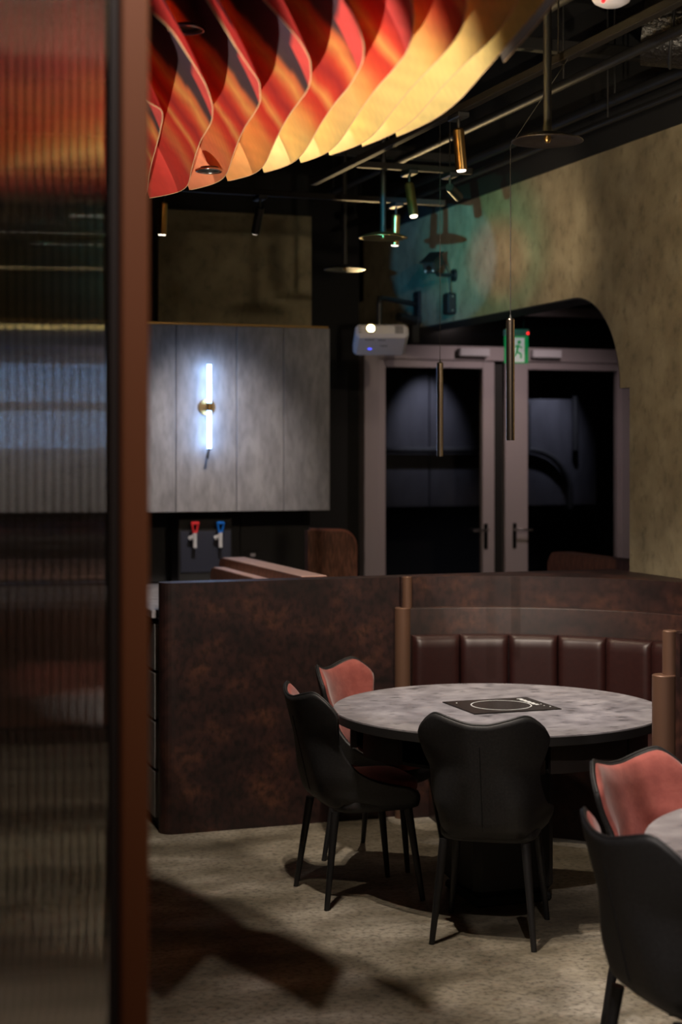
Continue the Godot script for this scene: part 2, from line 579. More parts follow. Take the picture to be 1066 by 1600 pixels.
func chair_grid(u0: float, u1: float, v0: float, v1: float, nu: int, nv: int, off: float, puff: float) -> Array:
	var rows := []
	for i in nu + 1:
		var u := lerpf(u0, u1, float(i) / nu)
		u = signf(u) * (1.0 - pow(1.0 - absf(u), 1.5))
		var row := []
		for j in nv + 1:
			var v := lerpf(v0, v1, float(j) / nv)
			var e := 0.01
			var du := chair_pt(u + e, v) - chair_pt(u - e, v)
			var dv := chair_pt(u, minf(1.0, v + e)) - chair_pt(u, maxf(0.0, v - e))
			var n := du.cross(dv).normalized()
			if n.dot(Vector3(0, 0, 1)) + n.x * u < 0.0:
				n = -n
			var edge := minf(1.0, 6.0 * minf(minf(float(i), float(nu - i)) / nu, minf(float(j), float(nv - j)) / nv))
			row.append(chair_pt(u, v) + n * (off - puff * sqrt(edge)))
		rows.append(row)
	return rows

func make_chair() -> Node3D:
	var t := thing("dining_chair", "", "chair", Vector3.ZERO, 0.0, "winged dining chairs")
	t.set_meta("kind_name", "dining_chair")
	var st := new_st()
	skin(st, chair_grid(-1, 1, 0, 1, 44, 26, 0.012, 0.0), chair_grid(-1, 1, 0, 1, 44, 26, -0.004, 0.0))
	var back := commit(st, "back_shell", M.black_leather, t)
	st = new_st()
	var line := []
	for j in 15:
		line.append(chair_pt(0.0, lerpf(0.03, 0.82, j / 14.0)) + Vector3(0, -0.001, 0.0125))
	tube(st, line, 0.0022, 6)
	commit(st, "seam", M.matt_black, back)
	st = new_st()
	var rim := []
	for j in 49:
		rim.append(chair_pt(lerpf(-1, 1, j / 48.0), 1.0) + Vector3(0, 0.001, 0.003))
	tube(st, rim, 0.005, 6)
	commit(st, "piping", M.black_leather, back)
	st = new_st()
	skin(st, chair_grid(-0.97, 0.97, 0.2, 0.985, 32, 20, -0.005, 0.0), chair_grid(-0.97, 0.97, 0.2, 0.985, 32, 20, -0.008, 0.02))
	var bp := commit(st, "backrest", M.velvet, t)
	bp.set_meta("label", "coral pink velvet lining")
	st = new_st()
	pad(st, Vector3(0, 0, -0.045), 0.174, 0.175, 0.42, 0.482, 4.5, 0.01)
	var seat := commit(st, "seat", M.velvet, t)
	seat.set_meta("label", "coral pink velvet seat")
	st = new_st()
	pad(st, Vector3(0, 0, -0.04), 0.184, 0.19, 0.365, 0.43, 4.5, 0.0)
	commit(st, "seat_base", M.black_leather, t)
	for sx in [-1.0, 1.0]:
		for sz in [-1.0, 1.0]:
			st = new_st()
			cyl(st, Vector3(sx * 0.187, 0.0, sz * 0.205), Vector3(sx * 0.15, 0.375, sz * 0.155), 0.0105, 0.0175, 14)
			commit(st, "leg", M.black_wood, t)
	return t

func round_table(label: String, a: float, b: float) -> Node3D:
	var t := thing("round_table", label, "table", r3(a, 0, b), 0.0, "round dining tables")
	var st := new_st()
	lathe(st, Vector3.ZERO, [Vector2(0.0, 0.754), Vector2(0.668, 0.754), Vector2(0.668, 0.759), Vector2(0.667, 0.76), Vector2(0.0, 0.76)], 96)
	commit(st, "table_top", M.stone, t)
	st = new_st()
	lathe(st, Vector3.ZERO, [Vector2(0.0, 0.72), Vector2(0.668, 0.72), Vector2(0.67, 0.722), Vector2(0.67, 0.753), Vector2(0.668, 0.754), Vector2(0.0, 0.754)], 96)
	commit(st, "edge_band", M.black_laminate, t)
	# curved front panels with two open cubbyholes
	for seg in [[-30, 18], [20, 60], [62, 110], [112, 150], [152, 166], [184, 206], [222, 262], [264, 300], [302, 328]]:
		st = new_st()
		arc_block(st, Vector2.ZERO, 0.575, 0.6, 0.605, 0.72, seg[0], seg[1], 10)
		commit(st, "front_panel", M.apron, t)
	st = new_st()
	lathe(st, Vector3.ZERO, [Vector2(0.0, 0.605), Vector2(0.574, 0.605), Vector2(0.574, 0.617), Vector2(0.4, 0.617), Vector2(0.4, 0.719), Vector2(0.0, 0.719)], 48)
	commit(st, "drum", M.matt_black, t)
	st = new_st()
	box(st, Vector3(0, 0.32, 0), Vector3(0.35, 0.57, 0.35), 0.03)
	commit(st, "pedestal", M.black_laminate, t)
	st = new_st()
	box(st, Vector3(0, 0.0175, 0), Vector3(0.33, 0.035, 0.33), 0.01)
	commit(st, "plinth", M.matt_black, t)
	return t

func booth(label: String, c: Vector2, t_end: float, b_far: float, b_near: float, seat_end: float, first: float) -> Node3D:
	var t := thing("curved_booth_seat", label, "booth", Vector3.ZERO, 0.0, "curved booths along the plastered wall")
	# upper back: solid between the curve and the wall
	var st := new_st()
	var poly := PackedVector2Array()
	for p in arc_pts(c, 1.25, 90, t_end, 120):
		poly.append(p)
	poly.append(Vector2(poly[-1].x if t_end < -80 else 4.155, b_near))
	if t_end < -80:
		poly.append(Vector2(4.155, b_near))
	poly.append(Vector2(4.155, b_far))
	poly.append(Vector2(c.x, b_far))
	slab(st, poly, 0.0, 1.18, false)
	commit(st, "upper_back", M.rust, t)
	st = new_st()
	arc_block(st, c, 1.205, 1.249, 0.0, 1.03, 90, t_end, 48, 0.006)
	commit(st, "lower_back", M.rust, t)
	st = new_st()
	arc_block(st, c, 0.8, 1.2, 0.0, 0.36, 84, seat_end, 40)
	commit(st, "bench_base", M.rust, t)
	st = new_st()
	arc_block(st, c, 0.78, 1.185, 0.362, 0.46, 84, seat_end, 40, 0.03)
	commit(st, "bench_cushion", M.red_leather, t)
	# upright back cushions, each puffed out between its seams
	var each := 11.75
	var at := first
	while at - each > seat_end - 1.0:
		var p := []
		var q := []
		for i in 13:
			var ti := 0.5 - 0.5 * cos(PI * i / 12.0)
			var tt := lerpf(at - 0.06, at - each + 0.06, ti)
			var pr := []
			var qr := []
			for j in 13:
				var tj := 0.5 - 0.5 * cos(PI * j / 12.0)
				var y := lerpf(0.463, 0.9, tj)
				var ex := minf(1.0, 9.0 * minf(ti, 1.0 - ti))
				var ey := minf(1.0, 12.0 * minf(tj, 1.0 - tj))
				var r := 1.176 - 0.04 * sqrt(ex * (2.0 - ex) * ey * (2.0 - ey))
				var d := Vector2(cos(deg_to_rad(tt)), sin(deg_to_rad(tt)))
				pr.append(r3(c.x + d.x * r, y, c.y + d.y * r))
				qr.append(r3(c.x + d.x * 1.202, y, c.y + d.y * 1.202))
			p.append(pr)
			q.append(qr)
		st = new_st()
		skin(st, p, q)
		commit(st, "back_cushion", M.red_leather, t)
		at -= each
	return t

func end_cap(t: Node3D, a: float, b: float) -> void:
	for e in [[0.041, 0.0, 1.032, 0.0], [0.025, 1.032, 1.183, 0.022]]:
		var st := new_st()
		lathe(st, r3(a + e[3], 0, b), [Vector2(0.0, e[1]), Vector2(e[0], e[1]), Vector2(e[0], e[2] - 0.003), Vector2(e[0] - 0.003, e[2]), Vector2(0.0, e[2])], 24)
		commit(st, "end_post", M.bronze, t)

# ------------------------------------------------------------------ fabric sculpture over the room
func edge_curve(pts: Array, step: float) -> Array:
	var out := []
	for i in pts.size() - 1:
		var p0: Vector2 = pts[maxi(i - 1, 0)]
		var p1: Vector2 = pts[i]
		var p2: Vector2 = pts[i + 1]
		var p3: Vector2 = pts[mini(i + 2, pts.size() - 1)]
		var n := maxi(1, int(ceil(p1.distance_to(p2) / step)))
		for k in n:
			var t := float(k) / n
			out.append(p1.cubic_interpolate(p2, p0, p3, t))
	out.append(pts[-1])
	return out

func projected_color(i: int, far: float, h: float, wave: FastNoiseLite, ramp: Gradient) -> Color:  # projector beams and the dark unlit parts, baked into the cloth colour
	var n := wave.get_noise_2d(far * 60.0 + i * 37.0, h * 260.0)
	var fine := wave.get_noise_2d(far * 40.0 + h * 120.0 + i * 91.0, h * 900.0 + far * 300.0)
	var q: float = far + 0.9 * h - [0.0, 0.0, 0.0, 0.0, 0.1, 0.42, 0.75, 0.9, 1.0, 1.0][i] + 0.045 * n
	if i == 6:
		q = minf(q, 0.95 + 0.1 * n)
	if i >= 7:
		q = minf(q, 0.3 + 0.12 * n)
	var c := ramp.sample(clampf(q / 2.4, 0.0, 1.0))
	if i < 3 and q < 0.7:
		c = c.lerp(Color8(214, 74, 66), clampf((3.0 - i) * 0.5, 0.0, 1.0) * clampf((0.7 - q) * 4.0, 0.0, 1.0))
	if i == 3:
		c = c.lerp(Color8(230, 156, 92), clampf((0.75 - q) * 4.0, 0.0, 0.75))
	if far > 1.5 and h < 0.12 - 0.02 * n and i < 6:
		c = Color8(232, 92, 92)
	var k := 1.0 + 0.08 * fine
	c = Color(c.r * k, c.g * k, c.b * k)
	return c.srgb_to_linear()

func sculpture() -> void:
	var t := thing("fabric_ceiling_sculpture", "ceiling sculpture of overlapping wavy fabric sheets coloured with projected red, orange and yellow light", "sculpture")
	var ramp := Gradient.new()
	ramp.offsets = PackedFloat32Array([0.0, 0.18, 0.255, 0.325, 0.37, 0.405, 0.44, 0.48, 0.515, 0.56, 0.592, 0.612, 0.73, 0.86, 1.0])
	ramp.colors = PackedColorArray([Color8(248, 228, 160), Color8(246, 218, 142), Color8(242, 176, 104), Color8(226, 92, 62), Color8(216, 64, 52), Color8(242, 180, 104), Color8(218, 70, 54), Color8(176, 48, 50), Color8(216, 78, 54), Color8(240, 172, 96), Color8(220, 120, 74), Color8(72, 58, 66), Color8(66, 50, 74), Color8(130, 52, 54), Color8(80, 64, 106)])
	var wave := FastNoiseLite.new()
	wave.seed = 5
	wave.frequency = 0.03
	var curves := [
		[Vector2(0.799, 3.881), Vector2(0.943, 4.251), Vector2(1.006, 4.358), Vector2(1.037, 4.468), Vector2(1.082, 4.665), Vector2(1.124, 4.913), Vector2(1.168, 5.209), Vector2(1.213, 5.457), Vector2(1.260, 5.683), Vector2(1.338, 5.986), Vector2(1.332, 6.038), Vector2(1.285, 6.122)],
		[Vector2(0.771, 3.405), Vector2(0.847, 3.546), Vector2(0.935, 3.752), Vector2(0.988, 3.877), Vector2(1.046, 4.019), Vector2(1.117, 4.223), Vector2(1.150, 4.337), Vector2(1.187, 4.500), Vector2(1.223, 4.751), Vector2(1.273, 5.057), Vector2(1.313, 5.248), Vector2(1.363, 5.459), Vector2(1.411, 5.660), Vector2(1.421, 5.717), Vector2(1.395, 5.781), Vector2(1.351, 5.859), Vector2(1.321, 5.902)],
		[Vector2(0.716, 2.997), Vector2(0.800, 3.154), Vector2(0.895, 3.356), Vector2(0.948, 3.470), Vector2(1.023, 3.637), Vector2(1.115, 3.832), Vector2(1.170, 3.949), Vector2(1.211, 4.078), Vector2(1.237, 4.164), Vector2(1.261, 4.285), Vector2(1.296, 4.520), Vector2(1.337, 4.753), Vector2(1.378, 4.977), Vector2(1.432, 5.188), Vector2(1.483, 5.389), Vector2(1.494, 5.469), Vector2(1.474, 5.559), Vector2(1.443, 5.626), Vector2(1.417, 5.673)],
		[Vector2(0.792, 2.950), Vector2(0.882, 3.088), Vector2(0.969, 3.230), Vector2(1.028, 3.327), Vector2(1.084, 3.422), Vector2(1.140, 3.521), Vector2(1.201, 3.642), Vector2(1.238, 3.733), Vector2(1.291, 3.894), Vector2(1.323, 4.030), Vector2(1.363, 4.289), Vector2(1.399, 4.514), Vector2(1.449, 4.758), Vector2(1.507, 4.991), Vector2(1.553, 5.176), Vector2(1.568, 5.277), Vector2(1.547, 5.338), Vector2(1.520, 5.389), Vector2(1.497, 5.440)],
		[Vector2(0.946, 2.874), Vector2(1.036, 3.015), Vector2(1.126, 3.175), Vector2(1.171, 3.253), Vector2(1.226, 3.358), Vector2(1.289, 3.496), Vector2(1.336, 3.624), Vector2(1.367, 3.736), Vector2(1.409, 3.937), Vector2(1.438, 4.122), Vector2(1.478, 4.378), Vector2(1.522, 4.582), Vector2(1.578, 4.786), Vector2(1.619, 4.984), Vector2(1.624, 5.080), Vector2(1.604, 5.145), Vector2(1.584, 5.191), Vector2(1.568, 5.234)],
		[Vector2(1.083, 2.786), Vector2(1.182, 2.963), Vector2(1.261, 3.127), Vector2(1.310, 3.238), Vector2(1.372, 3.397), Vector2(1.417, 3.549), Vector2(1.438, 3.655), Vector2(1.453, 3.739), Vector2(1.484, 3.931), Vector2(1.514, 4.121), Vector2(1.573, 4.383), Vector2(1.636, 4.637), Vector2(1.660, 4.745), Vector2(1.666, 4.846), Vector2(1.659, 4.913), Vector2(1.644, 4.967), Vector2(1.629, 5.015)],
		[Vector2(1.182, 2.751), Vector2(1.288, 2.926), Vector2(1.370, 3.089), Vector2(1.412, 3.189), Vector2(1.454, 3.309), Vector2(1.494, 3.474), Vector2(1.533, 3.692), Vector2(1.571, 3.935), Vector2(1.602, 4.116), Vector2(1.664, 4.351), Vector2(1.695, 4.480), Vector2(1.715, 4.609), Vector2(1.720, 4.673), Vector2(1.700, 4.776), Vector2(1.676, 4.860)],
		[Vector2(1.304, 2.708), Vector2(1.398, 2.887), Vector2(1.471, 3.053), Vector2(1.492, 3.121), Vector2(1.524, 3.230), Vector2(1.556, 3.374), Vector2(1.582, 3.537), Vector2(1.613, 3.732), Vector2(1.647, 3.924), Vector2(1.690, 4.093), Vector2(1.718, 4.196), Vector2(1.744, 4.342), Vector2(1.758, 4.478), Vector2(1.742, 4.600), Vector2(1.723, 4.683)],
		[Vector2(1.409, 2.711), Vector2(1.484, 2.903), Vector2(1.526, 3.034), Vector2(1.558, 3.165), Vector2(1.593, 3.318), Vector2(1.643, 3.515), Vector2(1.675, 3.678), Vector2(1.698, 3.796), Vector2(1.749, 3.970), Vector2(1.775, 4.108), Vector2(1.788, 4.259), Vector2(1.789, 4.406), Vector2(1.767, 4.501)],
		[Vector2(1.454, 2.695), Vector2(1.502, 2.850), Vector2(1.551, 3.025), Vector2(1.597, 3.190), Vector2(1.628, 3.339), Vector2(1.655, 3.465), Vector2(1.678, 3.560)]
	]
	var high := 0.55
	for i in curves.size():
		var pts: Array = curves[i].duplicate()
		for turn in 3:
			for k in range(maxi(1, pts.size() - 8), pts.size() - 1):
				pts[k] = pts[k] * 0.5 + (pts[k - 1] + pts[k + 1]) * 0.25
		var line := edge_curve(pts, 0.018)
		var far := []
		far.resize(line.size())
		far[line.size() - 1] = 0.0
		for k in range(line.size() - 2, -1, -1):
			far[k] = far[k + 1] + line[k].distance_to(line[k + 1])
		var rows := 28
		var st := new_st()
		soft(st)
		var at := func(k: int, j: int) -> Vector3:
			var f := float(j) / rows
			var lean := 0.31 * pow(f, 1.15)
			return r3(line[k].x - 0.943 * lean, 2.75 + high * f, line[k].y + 0.333 * lean)
		for k in line.size() - 1:
			for j in rows:
				for v in [[k, j], [k + 1, j], [k + 1, j + 1], [k, j], [k + 1, j + 1], [k, j + 1]]:
					st.set_color(projected_color(i, far[v[0]], high * v[1] / rows, wave, ramp) if i < 9 else Color(0.2, 0.18, 0.18))  # last sheet is plain dark grey, its unlit side painted in
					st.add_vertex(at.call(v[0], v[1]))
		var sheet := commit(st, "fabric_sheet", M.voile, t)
		st = new_st()
		tube(st, range(line.size()).filter(func(k): return k % 2 == 0).map(func(k): return at.call(k, 0)), 0.0014, 5)
		commit(st, "hem", M.hem_cord, sheet)
		st = new_st()
		for k in [4, line.size() / 2, line.size() - 5]:
			var p: Vector3 = at.call(k, rows)
			cyl(st, p, Vector3(p.x, 4.19, p.z), 0.0015, 0.0015, 5)
		commit(st, "hanging_wires", M.pipe_black, sheet)
	# two small ring downlights hung among the sheets
	for e in [[1.415, 2.772, 5.38, 0.045], [1.1, 3.0, 4.44, 0.05]]:
		var st := new_st()
		var ring := []
		for k in 33:
			ring.append(r3(e[0] + cos(TAU * k / 32) * e[3], e[1], e[2] + sin(TAU * k / 32) * e[3]))
		tube(st, ring, 0.0045, 8)
		var o := commit(st, "downlight_ring", M.chrome, t)
		st = new_st()
		lathe(st, r3(e[0], e[1], e[2]), [Vector2(0.0, 0.012), Vector2(e[3] * 0.7, 0.012), Vector2(e[3] - 0.004, 0.0), Vector2(e[3] - 0.012, 0.001), Vector2(e[3] * 0.6, 0.008), Vector2(0.0, 0.008)], 28)
		commit(st, "can", M.black_plastic, o)

# ------------------------------------------------------------------ scene
func _ready() -> void:
	# camera
	var cam := Camera3D.new()
	cam.name = "camera"
	add_child(cam)
	cam.position = Vector3(0, 1.8, 0)
	cam.rotation_degrees.y = -TURN
	cam.projection = Camera3D.PROJECTION_FRUSTUM
	cam.near = 0.05
	cam.far = 60.0
	cam.size = 0.05 * 1600.0 / 2500.0
	cam.frustum_offset = Vector2(0, -0.05 * 95.0 / 2500.0)
	var lens := CameraAttributesPhysical.new()
	lens.frustum_focal_length = 56.0
	lens.frustum_focus_distance = 6.1
	lens.exposure_aperture = 2.2
	cam.attributes = lens
	cam.current = true
	# environment: a closed room, no sky
	var env := Environment.new()
	env.background_mode = Environment.BG_COLOR
	env.background_color = Color.BLACK
	env.tonemap_mode = Environment.TONE_MAPPER_LINEAR
	env.tonemap_exposure = 0.95
	env.sdfgi_enabled = true
	env.ssao_enabled = true
	env.ssil_enabled = true
	var we := WorldEnvironment.new()
	we.name = "environment"
	we.environment = env
	add_child(we)
	materials()
	added_fill_light()
	shell()
	doors()
	pantry()
	booths()
	tables_and_chairs()
	wall_fittings()
	ceiling_fittings()
	sculpture()
	reeded_screen()

# unseen panel added behind the camera for low warm fill light
func added_fill_light() -> void:
	var t := thing("added_fill_panel", "added unseen panel behind the viewpoint giving low warm fill light", "fill light", r3(-0.6, 3.6, -1.4))
	var st := new_st()
	box(st, Vector3.ZERO, Vector3(1.24, 0.05, 1.24), 0.005)
	commit(st, "housing", M.black_plastic, t)
	st = new_st()
	box(st, Vector3(0, -0.029, 0), Vector3(1.18, 0.006, 1.18), 0.001)
	commit(st, "diffuser", M.fill_panel_glow, t)
	st = new_st()
	for sx in [-0.5, 0.5]:
		for sz in [-0.5, 0.5]:
			cyl(st, Vector3(sx, 0.02, sz), Vector3(sx, 0.59, sz), 0.004, 0.004, 6)
	commit(st, "suspension", M.pipe_black, t)
	var l := AreaLight3D.new()
	l.name = "panel_light"
	t.add_child(l)
	l.transform = Transform3D(Basis.looking_at(Vector3.DOWN, Vector3.RIGHT), Vector3(0, -0.04, 0))
	l.area_size = Vector2(1.18, 1.18)
	l.light_energy = 1.2
	l.light_color = Color(1.0, 0.86, 0.7)
	l.area_range = 20.0
	l.shadow_enabled = true

func shell() -> void:
	var st := new_st()
	rbox(st, -4.2, 8.2, -0.2, 0.0, -4.2, 16.2, 0.0)
	structure(st, "floor", M.concrete)
	st = new_st()
	rbox(st, -4.2, 8.2, 4.2, 4.4, -4.2, 16.2, 0.0)
	structure(st, "ceiling", M.ceiling_black)
	# plastered wall with the rounded opening
	st = new_st()
	var poly := PackedVector2Array([Vector2(-4.0, 0.0), Vector2(7.32, 0.0), Vector2(7.32, 2.13)])
	for p in arc_pts(Vector2(7.94, 2.13), 0.52, 180, 90, 18):
		poly.append(Vector2(p.x, p.y))
	poly.append_array(PackedVector2Array([Vector2(11.4, 2.65), Vector2(11.4, 3.4), Vector2(-4.0, 3.4)]))
	upright(st, poly, 4.17, 4.39)
	structure(st, "wall_right", M.plaster)
	# dark lining of the opening's underside and curve
	st = new_st()
	var inner := arc_pts(Vector2(7.94, 2.13), 0.52, 180, 90, 18)
	inner.append(Vector2(11.38, 2.65))
	var lining := PackedVector2Array()
	for p in inner:
		lining.append(p)
	var outer := arc_pts(Vector2(7.94, 2.13), 0.512, 180, 90, 18)
	outer.append(Vector2(11.38, 2.642))
	outer.reverse()
	for p in outer:
		lining.append(p)
	upright(st, lining, 4.172, 4.385)
	structure(st, "trim_1", M.matt_black)
	st = new_st()
	rbox(st, 4.16, 4.39, 3.4, 4.2, -4.0, 11.4, 0.0)
	structure(st, "wall_right_upper", M.ceiling_black)
	st = new_st()
	rbox(st, -4.2, -4.0, 0.0, 4.2, -4.2, 11.6, 0.0)
	structure(st, "wall_left", M.plaster)
	st = new_st()
	rbox(st, -4.0, 8.2, 0.0, 4.2, -4.2, -4.0, 0.0)
	structure(st, "wall_front", M.plaster)
	# pantry wall and the dark recess beside it
	st = new_st()
	rbox(st, -4.0, 3.44, 0.0, 4.2, 10.42, 11.4, 0.0)
	structure(st, "wall_back", M.matt_black)
	st = new_st()
	rbox(st, 2.375, 3.44, 2.4, 3.4, 10.35, 10.42, 0.002)
	structure(st, "wall_back_plaster", M.plaster)
	st = new_st()
	rbox(st, -4.0, 4.17, 0.0, 4.2, 11.4, 11.6, 0.0)
	structure(st, "wall_recess", M.matt_black)
	# the neighbouring room beyond the opening
	st = new_st()
	rbox(st, 8.0, 8.2, 0.0, 4.2, -4.0, 16.0, 0.0)
	structure(st, "wall_side_room", M.matt_black)
	st = new_st()
	rbox(st, 4.39, 8.0, 3.2, 3.3, -4.0, 11.3, 0.0)
	structure(st, "ceiling_side_room", M.ceiling_black)
	st = new_st()
	rbox(st, 6.45, 8.0, 0.0, 4.2, 11.3, 11.45, 0.0)
	rbox(st, 4.17, 6.45, 2.93, 4.2, 11.3, 11.45, 0.0)
	structure(st, "wall_doors", M.matt_black)
	st = new_st()
	rbox(st, 4.0, 8.0, 0.0, 4.2, 16.0, 16.2, 0.0)
	rbox(st, 3.9, 4.1, 0.0, 4.2, 11.6, 16.0, 0.0)
	structure(st, "wall_lobby", M.matt_black)

func doors() -> void:
	# aluminium frame with a dark glazed transom
	var st := new_st()
	rbox(st, 4.175, 4.29, 0.0, 2.61, 11.3, 11.42)
	rbox(st, 6.36, 6.446, 0.0, 2.61, 11.3, 11.42)
	rbox(st, 4.29, 6.36, 2.5, 2.61, 11.3, 11.42)
	rbox(st, 4.175, 6.446, 2.86, 2.93, 11.3, 11.42)
	var fr := structure(st, "door_frame", M.aluminium)
	st = new_st()
	rbox(st, 4.175, 6.446, 2.61, 2.86, 11.36, 11.372, 0.0)
	commit(st, "transom_pane", M.cooktop_glass, fr)
	st = new_st()
	rbox(st, 5.262, 5.349, 0.0, 2.5, 11.36, 11.42)
	commit(st, "mullion", M.pipe_black, fr)
	var n := 1
	for d in [[4.292, 5.26, 5.16, 4.354, 1.0], [5.351, 6.358, 5.547, 6.345, -1.0]]:
		var leaf := Node3D.new()
		leaf.name = "door_%d" % n
		leaf.set_meta("kind", "structure")
		leaf.set_meta("label", "grey aluminium glass door, left leaf of the pair" if n == 1 else "grey aluminium glass door, right leaf of the pair")
		add_child(leaf)
		n += 1
		var lo: float = d[0]
		var hi: float = d[1]
		var g0: float = minf(d[2], d[3])
		var g1: float = maxf(d[2], d[3])
		for s in [[lo, g0], [g1, hi]]:
			st = new_st()
			rbox(st, s[0], s[1], 0.01, 2.498, 11.32, 11.38)
			commit(st, "stile", M.aluminium, leaf)
		for s in [[0.01, 0.18], [2.44, 2.498]]:
			st = new_st()
			rbox(st, g0, g1, s[0], s[1], 11.32, 11.38)
			commit(st, "door_rail", M.aluminium, leaf)
		st = new_st()
		rbox(st, g0, g1, 0.18, 2.44, 11.348, 11.352, 0.0)
		commit(st, "pane", M.door_glass, leaf)
		# lever, plate and closer
		var hx: float = 5.185 if d[4] > 0 else 5.43
		st = new_st()
		box(st, r3(hx, 1.14, 11.316), Vector3(0.035, 0.2, 0.008), 0.004)
		commit(st, "lock_plate", M.chrome, leaf)
		st = new_st()
		tube(st, [r3(hx, 1.19, 11.316), r3(hx, 1.19, 11.27), r3(hx - d[4] * 0.02, 1.19, 11.262), r3(hx - d[4] * 0.13, 1.188, 11.262)], 0.009, 8)
		commit(st, "lever", M.chrome, leaf)
		st = new_st()
		var cx: float = 5.06 if d[4] > 0 else 5.68
		box(st, r3(cx, 2.56, 11.27), Vector3(0.25, 0.062, 0.06), 0.006)
		commit(st, "door_closer", M.white_plastic, leaf)
	# lobby seen through the glass: grey wall panel with bent black tubes
	var p := thing("grey_lobby_panel", "large grey wall panel behind the glass doors", "wall panel", r3(6.0, 0, 13.6))
	for s in [[-1.3, -0.35, 2.62], [-0.34, 0.55, 2.62], [0.56, 1.38, 2.29]]:
		st = new_st()
		box(st, Vector3((s[0] + s[1]) / 2, (1.29 + s[2]) / 2, 0), Vector3(s[1] - s[0], s[2] - 1.29, 0.03), 0.004)
		commit(st, "board", M.lobby_board, p)
	var tb := thing("bent_black_tube", "long black tube bent down at its end on the grey panel behind the doors", "wall tube", r3(5.2, 1.81, 13.53))
	st = new_st()
	var path := [Vector3(-0.4, 0, 0), Vector3(1.45, 0, 0)]
	for p2 in arc_pts(Vector2(1.45, -0.42), 0.42, 85, 0, 12):
		path.append(Vector3(p2.x, p2.y, 0))
	path.append(Vector3(1.87, -0.55, 0))
	tube(st, path, 0.03, 12)
	commit(st, "tube", M.matt_black, tb)
	for e in [[6.62, 1.77, 2.25, "black upright rod left of the other on the grey panel behind the doors"], [7.12, 1.81, 2.32, "black upright rod right of the other on the grey panel behind the doors"]]:
		st = new_st()
		cyl(st, r3(e[0], e[1], 13.52), r3(e[0], e[2], 13.52), 0.028, 0.028, 14)
		tag(commit(st, "black_wall_rod", M.matt_black), e[3], "wall rod", "black rods on the lobby panel")
	for e in [[5.62, "recessed"], [6.86, ""]]:
		track_spot("small black spotlight over the grey lobby panel, %s one" % ("left" if e[0] < 6.0 else "right"), r3(e[0], 3.0, 12.9), r3(e[0], 2.0, 13.6), 1.8, 27.0, Color(0.86, 0.88, 1.0), M.black_plastic, 1.0, 0.03)
	st = new_st()
	rbox(st, 5.2, 7.2, 3.0, 3.03, 12.88, 12.92)
	rbox(st, 5.3, 5.32, 3.03, 4.2, 12.89, 12.91)
	rbox(st, 7.1, 7.12, 3.03, 4.2, 12.89, 12.91)
	tag(commit(st, "lobby_track_rail", M.rail_metal), "black light rail over the grey lobby panel", "light rail")

